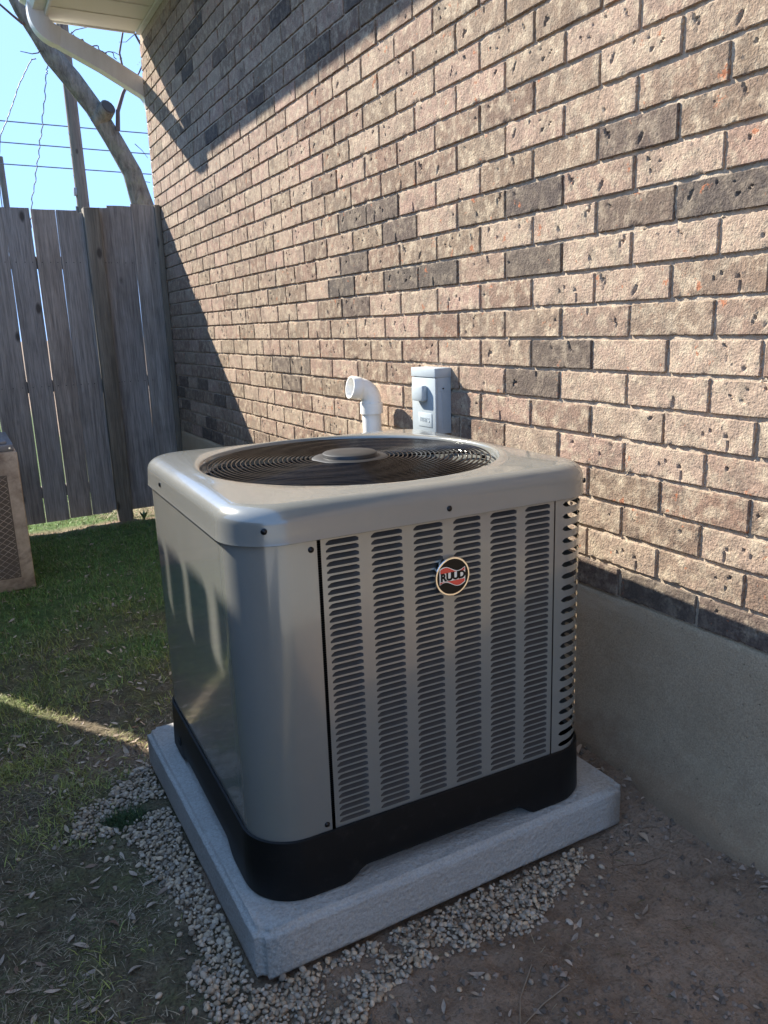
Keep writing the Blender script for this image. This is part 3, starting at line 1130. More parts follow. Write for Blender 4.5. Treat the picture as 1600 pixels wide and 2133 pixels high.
# base pan with four feet
def base_low(u_):
    """height of the lower edge of the base above the pad"""
    p_ = peri(u_)
    x, y = p_[0], p_[1]
    dx = min(x, AW - x)
    dy = min(y, AD - y)
    along = max(dx, dy)
    t = min(1.0, max(0.0, (along - 0.185) / 0.055))
    return PADH + 0.001 + 0.030 * t * t * (3 - 2 * t)


us = []
n_ = 260
us = sorted(set([round(U[8] * i / n_, 5) for i in range(n_)] + [round(x, 5) for x in usamples(0, U[8])[:-1]]))
rows = [(0.0015, ZB + 0.004, 0), (0.006, ZB + 0.002, 0), (0.007, ZB - 0.012, 0), (0.009, ZB - 0.06, 0), (0.011, 0.010, 1), (0.007, 0.001, 1), (-0.025, 0.0, 1), (-0.03, 0.03, 1)]
v, f = [], []
for x in us:
    lo = base_low(x)
    for off_, z, rel in rows:
        a = peri(x, off_)
        v.append((a[0], a[1], lo + z if rel else max(z, lo + 0.012)))
k = len(rows)
m_ = len(us)
for i in range(m_):
    j = (i + 1) % m_
    for r1 in range(k - 1):
        f.append((i * k + r1, i * k + r1 + 1, j * k + r1 + 1, j * k + r1))
bp = apart('base_pan', v, f, M['black'], None, True, 45)
v = [(0.03, 0.03, ZB - 0.05), (AW - 0.03, 0.03, ZB - 0.05), (AW - 0.03, AD - 0.03, ZB - 0.05), (0.03, AD - 0.03, ZB - 0.05)]
apart('pan_floor', v, [(0, 1, 2, 3)], M['black'], bp)
# rivet hole cap on the left of the base
b = MB().tube([(-0.0105, 0.70, PADH + 0.055), (-0.013, 0.70, PADH + 0.055)], 0.012, 14)
apart('drain_plug', b.v, b.f, M['dark'], bp)

# lid with the round opening
N_ = 160
lw, ld, lr = AW + 0.018, AD + 0.018, AR + 0.011
def rrect(inset, n=N_):
    """points of the lid outline moved inwards, in cabinet axes, same parameter all the way"""
    out_ = []
    hw, hd, r_ = lw / 2 - inset, ld / 2 - inset, max(0.004, lr - inset)
    sl = [2 * (hw - r_), math.pi * r_ / 2, 2 * (hd - r_), math.pi * r_ / 2]
    w0, d0, r0 = lw / 2, ld / 2, lr
    s0 = [2 * (w0 - r0), math.pi * r0 / 2, 2 * (d0 - r0), math.pi * r0 / 2]
    tot = 2 * sum(s0)
    counts = []
    for s in range(8):
        counts.append(14 if s % 2 == 0 else 12)
    for s in range(8):
        for i in range(counts[s]):
            t = i / counts[s]
            q_ = s // 2
            ang = [-90, 0, 90, 180][q_]
            if s % 2 == 0:
                if q_ == 0:
                    p_ = (-hw + r_ + t * 2 * (hw - r_), -hd)
                elif q_ == 1:
                    p_ = (hw, -hd + r_ + t * 2 * (hd - r_))
                elif q_ == 2:
                    p_ = (hw - r_ - t * 2 * (hw - r_), hd)
                else:
                    p_ = (-hw, hd - r_ - t * 2 * (hd - r_))
            else:
                a = R(ang) + t * math.pi / 2
                c_ = [(hw - r_, -hd + r_), (hw - r_, hd - r_), (-hw + r_, hd - r_), (-hw + r_, -hd + r_)][q_]
                p_ = (c_[0] + r_ * math.cos(a), c_[1] + r_ * math.sin(a))
            out_.append(p_)
    return out_


loops = []
CXA, CYA = AW / 2, AD / 2
for ins, z in ((0.012, ZT + 0.004), (0.0015, ZT + 0.0), (-0.0012, ZT + 0.0015), (-0.0005, ZT + 0.006), (0.0008, ZT + 0.020), (0.002, ZL - 0.038)):
    loops.append([(x + CXA, y + CYA, z) for x, y in rrect(ins)])
for a in range(1, 9):
    t = a / 8 * math.pi / 2
    loops.append([(x + CXA, y + CYA, ZL - 0.038 + 0.034 * math.sin(t)) for x, y in rrect(0.002 + 0.042 * (1 - math.cos(t)))])
last = rrect(0.044)
ang = [math.atan2(y, x) for x, y in last]
for fr in (0.35, 0.7):
    loops.append([((x * (1 - fr) + 0.385 * math.cos(a) * fr) + CXA, (y * (1 - fr) + 0.385 * math.sin(a) * fr) + CYA, ZL - 0.004 + 0.004 * min(1, fr * 1.4)) for (x, y), a in zip(last, ang)])
for r1, z in ((0.385, 0.0), (0.3815, -0.0012), (0.3785, -0.005), (0.377, -0.011), (0.376, -0.022), (0.374, -0.027), (0.365, -0.029), (0.361, -0.06)):
    loops.append([(CXA + r1 * math.cos(a), CYA + r1 * math.sin(a), ZL + z) for a in ang])
v = [p_ for lp in loops for p_ in lp]
k = len(last)
f = []
for i in range(len(loops) - 1):
    for j in range(k):
        j2 = (j + 1) % k
        f.append((i * k + j, i * k + j2, (i + 1) * k + j2, (i + 1) * k + j))
lid = apart('lid', v, f, M['paint'], None, True, 50)

# fan guard: rings, spokes, hub
gd = lambda r1: ZL - 0.003 - 0.005 * (r1 / 0.365) ** 3
b = MB()
spokes = [R(a) for a in (28, 73, 118, 163, 208, 253, 298, 343)]
for a in spokes:
    pts = []
    for i in range(9):
        r1 = 0.07 + (0.361 - 0.07) * i / 8
        pts.append((CXA + r1 * math.cos(a), CYA + r1 * math.sin(a), gd(r1) - 0.0045 - (0.012 if i == 8 else 0)))
    b.tube(pts, 0.0022, 6)
    e = (CXA + 0.361 * math.cos(a), CYA + 0.361 * math.sin(a))
    b.lathe([(0.007, 0), (0.007, 0.005), (0.003, 0.008)], 8, (e[0], e[1], ZL - 0.029))
guard = apart('fan_guard', b.v, b.f, M['wire'])
nring = 23
for i in range(nring):
    r1 = 0.103 + (0.360 - 0.103) * i / (nring - 1)
    n_ = 96
    b = MB()
    vv_, f_ = [], []
    for j in range(n_):
        t = 2 * math.pi * j / n_
        wob = 0.0006 * math.sin(8 * t + i)
        for s in range(6):
            q_ = 2 * math.pi * s / 6
            rr_ = r1 + 0.0022 * math.cos(q_)
            vv_.append((CXA + rr_ * math.cos(t), CYA + rr_ * math.sin(t), gd(r1) + wob + 0.0022 * math.sin(q_)))
    for j in range(n_):
        for s in range(6):
            a, b2 = j * 6 + s, j * 6 + (s + 1) % 6
            c_, d_ = ((j + 1) % n_) * 6 + (s + 1) % 6, ((j + 1) % n_) * 6 + s
            f_.append((a, d_, c_, b2))
    apart('guard_ring', vv_, f_, M['wire'], guard)
b = MB().lathe([(0.099, -0.006), (0.0985, 0.0), (0.095, 0.003), (0.072, 0.0045), (0.071, 0.009), (0.070, 0.0125), (0.067, 0.0145), (0.03, 0.0155), (0.0005, 0.0155)], 64, (CXA, CYA, ZL - 0.004))
apart('hub_cap', b.v, b.f, M['hub'])
b = MB().lathe([(0.075, 0), (0.075, 0.12), (0.05, 0.13)], 32, (CXA, CYA, ZL - 0.20))
apart('fan_motor', b.v, b.f, M['dark'])
for k_ in range(3):
    v, f = [], []
    a0 = R(20 + 120 * k_)
    for i in range(9):
        r1 = 0.06 + 0.28 * i / 8
        for j in range(6):
            t = a0 + (j / 5 - 0.5) * R(62) + 0.25 * i / 8
            v.append((CXA + r1 * math.cos(t), CYA + r1 * math.sin(t), ZL - 0.135 + 0.075 * (j / 5 - 0.5)))
    for i in range(8):
        for j in range(5):
            f.append((i * 6 + j, (i + 1) * 6 + j, (i + 1) * 6 + j + 1, i * 6 + j + 1))
    apart('fan_blade', v, f, M['steel'])

# screws
b = MB().lathe([(0.0062, -0.002), (0.0062, 0.0012), (0.0045, 0.0030), (0.0005, 0.0038)], 14)
sme = mesh('screw', b.v, b.f, M['screw'])
def screw(u_, z, off_=0.0, lidn=False):
    if lidn:
        p_ = peri(u_, 0.008 + off_)
    else:
        p_ = peri(u_, off_)
    o_ = link('screw', sme, ac, (p_[0], p_[1], z - PADH))
    o_.rotation_euler = Vector((p_[2][0], p_[2][1], 0)).to_track_quat('Z', 'Y').to_euler()
    return o_


screw(UF(0.149), -0.420 + CZ)
screw(UF(0.150), -1.031 + CZ)
screw(U[7] + LA * 0.72, -0.370 + CZ, 0.001, True)
screw(UF(0.463), -0.379 + CZ, 0.0, True)
screw(ULF(0.62), -0.372 + CZ, 0.0, True)
screw(U[1] + LA * 0.55, -0.373 + CZ, 0.001, True)

# badge
bx, bz = 0.4675, -0.5295 + CZ
br_ = 0.0435
def front_obj(mb_, name, mat, parent, **kw):
    return apart(name, mb_.v, mb_.f, mat, parent, **kw)


def disc(r0, r1, y0_, y1_, n=48):
    """washer standing on the front, between radii r0..r1 and depths y0..y1 (towards the viewer is -y)"""
    mb_ = MB()
    v_, f_ = [], []
    for j in range(n):
        t = 2 * math.pi * j / n
        c_, s_ = math.cos(t), math.sin(t)
        v_ += [(bx + r1 * c_, y0_, bz + r1 * s_), (bx + r1 * c_, y1_ + 0.001, bz + r1 * s_), (bx + (r1 - 0.001) * c_, y1_, bz + (r1 - 0.001) * s_), (bx + r0 * c_, y1_, bz + r0 * s_)]
    for j in range(n):
        a, b_ = j * 4, ((j + 1) % n) * 4
        for q_ in range(3):
            f_.append((a + q_, b_ + q_, b_ + q_ + 1, a + q_ + 1))
    if r0 < 1e-4:
        pass
    return mb_.add(v_, f_)


rim = front_obj(disc(br_ - 0.0042, br_, 0.0, -0.0105), 'badge', M['chrome'], ac)
front_obj(disc(0.00005, br_ - 0.0042, 0.0, -0.0088), 'badge_face', M['badge_black'], rim)
def wave(u_, top):
    """upper and lower edge of the waving flag, u 0..1"""
    s = math.sin(2 * math.pi * u_ * 0.95 + 0.35)
    return (0.0175 if top else -0.0175) + (0.0062 * s) * (1 if top else 1) + (0.0 if 0.08 < u_ < 0.92 else 0.0)


def flag(x0, x1, lo, hi, y_, name, mat, n=28):
    v_, f_ = [], []
    for i in range(n + 1):
        u_ = i / n
        x = bx + x0 + (x1 - x0) * u_
        v_ += [(x, y_, bz + lo(u_)), (x, y_, bz + hi(u_)), (x, -0.0085, bz + lo(u_)), (x, -0.0085, bz + hi(u_))]
    for i in range(n):
        a, b_ = 4 * i, 4 * i + 4
        f_ += [(a, b_, b_ + 1, a + 1), (a + 2, b_ + 2, b_, a), (a + 1, b_ + 1, b_ + 3, a + 3)]
    mb_ = MB().add(v_, f_)
    return front_obj(mb_, name, mat, rim, smooth=False)


FW = 0.0325
flag(-FW, FW, lambda u_: wave(u_, False), lambda u_: wave(u_, True), -0.0093, 'badge_flag', M['badge_cream'])
flag(-FW + 0.0016, FW - 0.0016, lambda u_: 0.0095, lambda u_: max(0.0097, wave(u_, True) - 0.0016), -0.0097, 'badge_stripe', M['badge_red'])
flag(-FW + 0.0016, FW - 0.0016, lambda u_: min(-0.0097, wave(u_, False) + 0.0016), lambda u_: -0.0095, -0.0097, 'badge_stripe', M['badge_red'])


def text_mesh(name, body, size, extrude, mat, offset=0.0):
    cu = bpy.data.curves.new(name, 'FONT')
    cu.body = body
    cu.size = size
    cu.extrude = extrude
    cu.offset = offset
    cu.align_x = 'CENTER'
    cu.align_y = 'CENTER'
    ob = bpy.data.objects.new(name, cu)
    COL.objects.link(ob)
    me_ = bpy.data.meshes.new_from_object(ob)
    bpy.data.objects.remove(ob)
    bpy.data.curves.remove(cu)
    me_.materials.clear()
    me_.materials.append(mat)
    return me_


for k_, ch in enumerate('RUUD'):
    tm = text_mesh('badge_letter', ch, 0.0235, 0.0004, M['badge_black'], 0.0011)
    o = link('badge_letter', tm, rim, (bx - 0.0232 + 0.0155 * k_, -0.0099, bz - PADH), (R(90), 0, 0))

# ------------------------------------------------------------------ vent pipe and disconnect box on the wall
pipe = empty('vent_pipe', (1.498, 2.872, 0.2), 'white plastic vent pipe with an elbow standing against the brick wall', 'pipe')
PXl, PYl = 1.498, 2.872
rp = 0.0395
zcol = -0.343 + CZ
b = MB().tube([(0, 0, -0.2), (0, 0, zcol - 0.2 + 0.01)], rp, 28)
b.build('pipe', M['pvc'], pipe)
el = []
zq = zcol + 0.004
cen = Vector((0, 0, zq - 0.2))
adir = Vector((-0.99, 0.06, 0)).normalized()
rad = 0.058
arc = [cen + Vector((0, 0, 0.033))]
for i in range(11):
    t = i / 10 * R(84)
    arc.append(cen + Vector((0, 0, 0.036)) + adir * (rad * (1 - math.cos(t))) + Vector((0, 0, rad * math.sin(t))))
b = MB()
b.tube([cen - Vector((0, 0, 0.012)), cen + Vector((0, 0, 0.033))], 0.0475, 28)
b.tube(arc, [0.0425] * len(arc), 28)
endp = arc[-1]
ed = (arc[-1] - arc[-2]).normalized()
elb = b.build('elbow', M['pvc'], pipe)
# socket mouth: hollow collar
b = MB()
a0, a1 = endp - ed * 0.004, endp + ed * 0.040
qn = ed.orthogonal().normalized()
qb = ed.cross(qn)
v, f = [], []
prof = [(0.0452, 0), (0.0468, 0.004), (0.0468, 0.040), (0.0455, 0.042), (0.0405, 0.042), (0.0395, 0.036), (0.0395, 0.004)]
for r1, s in prof:
    for k_ in range(32):
        t = 2 * math.pi * k_ / 32
        v.append(endp + ed * s + (qn * math.cos(t) + qb * math.sin(t)) * r1)
for i in range(len(prof) - 1):
    for k_ in range(32):
        a, c_ = i * 32 + k_, i * 32 + (k_ + 1) % 32
        f.append((a, c_, c_ + 32, a + 32))
MB().add(v, f).build('socket', M['pvc'], pipe)

DBX, DBY, DBZ = D - 0.001, 2.4725, -0.392 + CZ
dbox = empty('disconnect_box', (DBX, DBY, DBZ), 'pale grey electrical disconnect box fixed to the brick wall beside the white pipe', 'electrical box')
hw = 0.0825
b = MB().box(-0.060, 0.0, -hw + 0.003, hw - 0.003, 0.0, 0.236, 0.002)
b.build('body', M['box'], dbox)
cov = MB().box(-0.070, -0.0602, -hw, hw, 0.002, 0.203, 0.003).build('cover', M['box'], dbox)
MB().box(-0.0715, 0.0, -hw - 0.0005, hw + 0.0005, 0.2055, 0.238, 0.002).build('hood', M['box'], dbox)
hd = MB()
hd.box(-0.096, -0.0702, -0.032, hw - 0.036, 0.118, 0.178, 0.009)
hd.build('handle', M['box'], dbox)
MB().box(-0.0722, -0.0702, -0.058, 0.036, 0.024, 0.075, 0.0008).build('nameplate', M['box'], cov)
tm = text_mesh('lettering', 'mars', 0.034, 0.0011, M['box'], 0.0)
o = link('lettering', tm, cov, (-0.0724, -0.011, 0.053), (R(90), 0, R(-90)))
MB().tube([(-0.035, -hw - 0.0004, 0.165), (-0.035, -hw + 0.004, 0.165)], 0.0028, 8).build('screw', M['screw'], dbox)
# side latch folds
MB().box(-0.055, -0.004, -hw + 0.0015, -hw + 0.0035, 0.155, 0.1575).box(-0.040, -0.0375, -hw + 0.0015, -hw + 0.0035, 0.02, 0.155).build('side_fold', M['box'], dbox)

# ------------------------------------------------------------------ far fence
fence = empty('board_fence', (0.5, FY, -0.2), 'weathered grey vertical board fence at the end of the yard', 'fence')


def board_mesh(wd, z0, z1, th, seed, nz=10):
    rs_ = np.random.RandomState(seed)
    v_, f_ = [], []
    bow = rs_.uniform(-0.004, 0.004)
    cup = rs_.uniform(0.0, 0.003)
    for i in range(nz + 1):
        t = i / nz
        z = z0 + (z1 - z0) * t
        sh = bow * math.sin(math.pi * t)
        ed_ = rs_.uniform(-0.0012, 0.0012)
        for xx, yy in ((-0.5, 0), (-0.17, -cup), (0.17, -cup), (0.5, 0)):
            v_.append((xx * wd + sh + (ed_ if abs(xx) > 0.4 else 0), yy, z + (0.004 * xx * rs_.uniform(-1, 1) if i == nz else 0)))
        for xx, yy in ((0.5, th), (-0.5, th)):
            v_.append((xx * wd + sh + ed_, yy, z))
    for i in range(nz):
        for k_ in range(6):
            a, b_ = i * 6 + k_, i * 6 + (k_ + 1) % 6
            f_.append((a, b_, b_ + 6, a + 6))
    f_.append((5, 4, 3, 2, 1, 0))
    t0 = nz * 6
    f_.append(tuple(t0 + k_ for k_ in range(6)))
    return mesh('board', v_, f_, M['wood'], True, 30)


boards = []
x = -1.02
while x < 0.25:
    wd = random.uniform(0.150, 0.172)
    boards.append((x, x + wd, 0.912 + random.uniform(-0.008, 0.008)))
    x += wd + random.uniform(0.001, 0.004)
boards = [bb for bb in boards if bb[1] < 0.30]
sx_ = boards[-1][1] + 0.004
boards += [(sx_, 0.464, 0.913), (0.4695, 0.641, 0.916), (0.6475, 0.813, 0.909), (0.8165, 0.968, 0.909), (1.118, 1.1815, 0.935), (1.1822, 1.3562, 0.955), (1.3568, 1.5325, 0.969)]
for k_, (x0, x1, zt_) in enumerate(boards):
    zb_ = -1.400 + CZ + random.uniform(-0.008, 0.008)
    if x0 > 1.1:
        zb_ = -1.392 + CZ
    me_ = board_mesh(x1 - x0, zb_ + 0.2, zt_ + CZ + 0.2, 0.019, 500 + k_)
    o = link('board', me_, fence, ((x0 + x1) / 2 - 0.5, random.uniform(-0.003, 0.003), 0))
    o.rotation_euler = (0, random.uniform(-0.0012, 0.0012), 0)
# a narrow bluish batten beside the post and the two posts
link('batten', board_mesh(0.034, -1.38 + CZ + 0.2, 0.895 + CZ + 0.2, 0.02, 900), fence, (0.985 - 0.5, 0.004, 0))
pm = MB().box(1.004, 1.117, -0.052, 0.040, -0.35, 0.929 + CZ, 0.004)
link('post', mesh('post', [(x - 0.5, y, z + 0.2) for x, y, z in pm.v], pm.f, M['post']), fence)
pm = MB().box(1.532, 1.5745, -0.030, 0.035, -0.35, 0.969 + CZ, 0.004)
link('post', mesh('post', [(x - 0.5, y, z + 0.2) for x, y, z in pm.v], pm.f, M['post']), fence)
for zr_ in (0.54, -0.36, -1.17):
    pm = MB().box(-1.55, 0.498, 0.0225, 0.062, zr_ - 0.044 + CZ + 0.2, zr_ + 0.044 + CZ + 0.2, 0.003)
    link('rail', mesh('rail', pm.v, pm.f, M['rail']), fence)
    pm = MB().box(0.622, 1.028, 0.0225, 0.062, zr_ - 0.044 + CZ + 0.2, zr_ + 0.044 + CZ + 0.2, 0.003)
    link('rail', mesh('rail', pm.v, pm.f, M['rail']), fence)
nb = MB()
for (x0, x1, zt_) in boards:
    for zr_ in (0.54, -0.36):
        for fx in (0.2, 0.55, 0.85):
            nb.lathe([(0.0035, 0), (0.0035, 0.001)], 6, (0, 0, 0))
            for q_ in range(12):
                vx, vy, vz = nb.v[-12 + q_]
                nb.v[-12 + q_] = (x0 + (x1 - x0) * fx - 0.5 + vx, -0.004 - vz, zr_ + CZ + 0.2 + vy + random.uniform(-0.0, 0.0))
o = nb.build('nail_heads', M['screw'], fence)
o['kind'] = 'stuff'

# ------------------------------------------------------------------ side fence added out of frame to shade the lawn and cabinet
_wood = M['wood']
M['wood'] = M['darkwood']
sf = empty('shade_fence', (-0.75, 4.0, -0.1), 'unseen board fence added for its shade, tall pale boards and a low dark section', 'fence')
SFZ = 1.216 + CZ
gaps = [(3.60, 0.105, 1), (3.87, 0.075, 1), (4.10, 0.065, 1), (4.395, 0.11, 2)]   # cut for the sun streaks: start, width, 1 = only near the top, 2 = whole height
M['wood'] = _wood
y = 2.50
k_ = 0
while y < 7.6:
    wd = 0.165
    full = [g_ for g_ in gaps if g_[0] - 0.001 <= y < g_[0] + g_[1] - 0.01]
    nxt = [g_[0] for g_ in gaps if g_[0] > y + 0.005]
    if full:
        g_ = full[0]
        if g_[2] == 1:
            me_ = board_mesh(g_[1] + 0.012, -0.2, 1.02 + CZ + 0.1, 0.014, 1200 + k_)
            link('board', me_, sf, (0.016, g_[0] + g_[1] / 2 - 4.0, 0), (0, 0, R(90)))
        y = g_[0] + g_[1]
        continue
    e = y + wd
    if nxt and e > nxt[0] - 0.03:
        e = nxt[0]
    me_ = board_mesh(e - y + 0.004, -0.2, SFZ + 0.1, 0.016, 1000 + k_)
    link('board', me_, sf, (0, (y + e) / 2 - 4.0, 0), (0, 0, R(90)))
    y = e
    k_ += 1
M['wood'] = M['darkwood']
y = -0.35  # low section added so the cabinet corner reflects something dark
while y < 2.48:
    me_ = board_mesh(0.162, -0.2, 1.25 + 0.1 + random.uniform(-0.006, 0.006), 0.016, 1400 + k_)
    link('board', me_, sf, (0, y + 0.083 - 4.0, 0), (0, 0, R(90)))
    y += 0.165
    k_ += 1
for zr_ in (0.30, 1.20, 2.12):
    pm = MB().box(-0.078, -0.022, -4.3 if zr_ < 1 else -1.40, 0.38, zr_, zr_ + 0.09, 0.003)
    pm.box(-0.078, -0.022, 0.66, 3.6, zr_, zr_ + 0.09, 0.003)
    link('rail', mesh('rail', pm.v, pm.f, M['rail']), sf)
for yy in (2.62, 4.98, 6.3, 7.55):
    pm = MB().box(-0.17, -0.082, yy - 4.045, yy - 3.955, -0.3, SFZ + 0.12, 0.004)
    link('post', mesh('post', pm.v, pm.f, M['post']), sf)
M['wood'] = _wood

# ------------------------------------------------------------------ old condenser at the left edge
og = float(gz(0.0, 4.8))
old = empty('old_condenser', (-0.115, 4.78, og), 'old rust-stained tan condenser with a mesh guard in front of the fence', 'air conditioner')
OW, OH = 0.72, -0.612 + CZ - og
b = MB()
b.box(-OW / 2, OW / 2, 0.0, 0.7, 0.0, OH, 0.012)
b.build('cabinet', M['oldpaint'], old)
b = MB()
b.box(-OW / 2 + 0.05, OW / 2 - 0.07, -0.004, -0.0005, 0.08, OH - 0.13, 0.0)
b.build('screen_backing', simple('stained_coil', (0.16, 0.12, 0.085), 0.9), old)
b = MB()
x0, x1, z0, z1 = -OW / 2 + 0.055, OW / 2 - 0.075, 0.085, OH - 0.135
s = 0.036
for sg in (1, -1):
    c_ = -1.2
    while c_ < 1.6:
        pts = []
        for t in (0, 1):
            pass
        # line z = c_ + sg * 0.75 * x clipped to the opening
        xs = [x0, x1]
        for zz in (z0, z1):
            xs.append((zz - c_) / (sg * 0.75))
        xs = sorted(x for x in xs if x0 - 1e-6 <= x <= x1 + 1e-6 and z0 - 1e-6 <= c_ + sg * 0.75 * x <= z1 + 1e-6)
        if len(xs) >= 2 and xs[-1] - xs[0] > 0.01:
            b.tube([(xs[0], -0.007 - 0.0015 * sg, c_ + sg * 0.75 * xs[0]), (xs[-1], -0.007 - 0.0015 * sg, c_ + sg * 0.75 * xs[-1])], 0.0016, 5)
        c_ += s
b.build('mesh_guard', M['oldpaint'], old)
b = MB().box(-OW / 2 + 0.01, OW / 2 - 0.014, 0.01, 0.69, OH + 0.001, OH + 0.040, 0.004)
b.build('top_frame', M['steel'], old)
b = MB().box(-OW / 2 + 0.03, OW / 2 - 0.045, 0.03, 0.66, OH + 0.041, OH + 0.058, 0.004)
b.build('top_grille', M['steel'], old)
MB().tube([(OW / 2 - 0.035, 0.011, OH + 0.02), (OW / 2 - 0.035, 0.005, OH + 0.02)], 0.006, 8).build('screw', M['chrome'], old)

# ------------------------------------------------------------------ beyond the fence
TY = 8.5
def T(x, z, dy=0.0):
    return Vector((x, TY + dy, z + CZ))


tree = empty('bare_tree', (2.25, TY, -0.2), 'bare leaning tree with a sawn-off limb rising behind the fence', 'tree')
trunk = [Vector((2.32, TY, -0.3)), Vector((2.26, TY, 0.6)), Vector((2.13, TY, 1.5)), T(1.995, 1.0), T(1.92, 1.21), T(1.836, 1.571), T(1.684, 1.87), T(1.535, 2.136), T(1.367, 2.371), T(1.218, 2.55), T(1.118, 2.726), T(1.0, 2.907), T(0.92, 3.1), T(0.80, 3.6), T(0.72, 4.3, 0.1)]
trad = [0.19, 0.165, 0.15, 0.142, 0.136, 0.115, 0.112, 0.108, 0.112, 0.108, 0.100, 0.092, 0.085, 0.06, 0.03]
b = MB().tube(trunk, [r_ * 0.80 for r_ in trad], 18)
tb = []
for (x, y, z) in b.v:
    n_ = float(fbm(x * 7 + y * 3, z * 7, 81, 4)) - 0.5
    tb.append((x - 2.25 + n_ * 0.03, y - TY + n_ * 0.02, z + 0.2))
link('trunk', mesh('trunk', tb, b.f, M['bark'], True, 80), tree)
def tpart(mb_, name, mat):
    return link(name, mesh(name, [(x - 2.25, y - TY, z + 0.2) for x, y, z in mb_.v], mb_.f, mat, True, 60), tree)


b = MB().tube([T(1.57, 2.03, 0.02), T(1.625, 2.10, -0.085), T(1.645, 2.125, -0.135)], [0.095, 0.080, 0.074], 14)
tpart(b, 'limb_stub', M['bark'])
b = MB().tube([T(1.6455, 2.1255, -0.1352), T(1.648, 2.129, -0.141)], [0.066, 0.062], 14)
tpart(b, 'cut_face', M['stub'])
def twig(pts, r0, r1):
    b_ = MB()
    pts = [Vector(p_) for p_ in pts]
    b_.tube(pts, [r0 + (r1 - r0) * i / (len(pts) - 1) for i in range(len(pts))], 6)
    return tpart(b_, 'branch', M['twig'])


twig([T(1.72, 1.93, -0.1), T(1.735, 2.10, -0.12), T(1.80, 2.26, -0.12), T(1.84, 2.33, -0.12)], 0.022, 0.014)
twig([T(1.835, 2.32, -0.12), T(1.82, 2.50, -0.12), T(1.81, 2.62, -0.1), T(1.86, 2.80, -0.1), T(1.93, 2.97, -0.1), T(1.98, 3.08, -0.1)], 0.012, 0.006)
twig([T(1.835, 2.325, -0.12), T(1.90, 2.36, -0.1), T(1.98, 2.47, -0.1), T(2.06, 2.62, -0.1)], 0.011, 0.006)
twig([T(2.18, 2.60, 0.2), T(2.10, 2.80, 0.2), T(1.99, 3.00, 0.2), T(1.94, 3.12, 0.2), T(1.88, 3.25, 0.2)], 0.013, 0.006)
twig([T(1.985, 3.0, 0.2), T(2.05, 3.1, 0.2), T(2.16, 3.06, 0.2)], 0.006, 0.003)
twig([T(2.04, 2.90, 0.2), T(1.95, 2.82, 0.2), T(1.88, 2.81, 0.2)], 0.004, 0.002)
twig([T(1.985, 2.99, 0.2), T(1.90, 2.98, 0.2), T(1.80, 2.95, 0.2)], 0.004, 0.002)
twig([T(2.07, 2.85, 0.2), T(2.14, 2.86, 0.2)], 0.004, 0.002)
twig([T(1.06, 2.79), T(0.98, 2.78, -0.05), T(0.90, 2.82, -0.1), T(0.80, 2.90, -0.1), T(0.68, 2.96, -0.1)], 0.014, 0.009)
twig([T(1.13, 2.62), T(1.09, 2.55, -0.05), T(1.03, 2.52, -0.1), T(0.93, 2.53, -0.1)], 0.007, 0.003)
twig([T(1.35, 2.75, 0.3), T(1.37, 2.92, 0.3), T(1.35, 3.10, 0.3)], 0.012, 0.008)
twig([T(1.37, 2.90, 0.3), T(1.43, 3.08, 0.3)], 0.007, 0.004)
twig([T(1.38, 2.80, 0.3), T(1.50, 2.90, 0.3), T(1.62, 2.94, 0.3)], 0.006, 0.003)
twig([T(1.42, 2.78, 0.3), T(1.46, 2.88, 0.3), T(1.53, 2.78, 0.3)], 0.005, 0.003)
# curled dead vine under the downspout
pts = []
for i in range(26):
    t = i / 25
    pts.append(T(1.42 + 0.32 * t + 0.012 * math.sin(t * 31), 2.62 - 0.10 * t + 0.02 * math.sin(t * 17), -0.3))
twig(pts, 0.007, 0.004)
pts = [T(1.57 + 0.06 * math.sin(i * 0.6) + 0.012 * i, 2.56 - 0.05 * (1 - math.cos(i * 0.6)), -0.3) for i in range(14)]
twig(pts, 0.006, 0.003)
twig([T(1.98, 1.93, 0.4), T(2.05, 1.87, 0.4), T(2.10, 1.80, 0.4)], 0.004, 0.002)
twig([T(1.94, 1.63, 0.4), T(2.02, 1.57, 0.4), T(2.1, 1.56, 0.4)], 0.005, 0.003)

up1 = empty('utility_pole', (2.20, 14, -0.3), 'tall wooden utility pole standing between the tree and the fence', 'utility pole')
b = MB().tube([(0, 0, 0), (0, 0, 3), (-0.005, 0, 6.5), (-0.01, 0, 9)], [0.105, 0.098, 0.088, 0.078], 14)
b.build('shaft', M['pole'], up1)
b = MB().tube([(-0.115, -0.02, 0), (-0.108, -0.02, 3.6)], 0.016, 8)
b.build('conduit', M['greycable'], up1)
MB().box(-0.125, -0.075, -0.06, 0.02, 3.76, 3.88, 0.01).build('bracket', M['steel'], up1)
MB().box(-1.0, 1.0, -0.10, 0.0, 8.1, 8.22, 0.01).build('crossarm', M['pole'], up1)
up2 = empty('utility_pole', (1.985, 26, -0.3), 'slim distant pole at the left edge of the sky', 'utility pole')
MB().tube([(0, 0, 0), (0, 0, 6.6)], [0.11, 0.08], 12).build('shaft', M['pole'], up2)
MB().box(-0.42, -0.05, -0.04, 0.04, 4.02, 4.09, 0.01).box(-0.20, -0.17, -0.03, 0.03, 4.05, 4.30, 0.005).box(-0.36, -0.33, -0.03, 0.03, 4.05, 4.22, 0.005).build('bracket', M['steel'], up2)
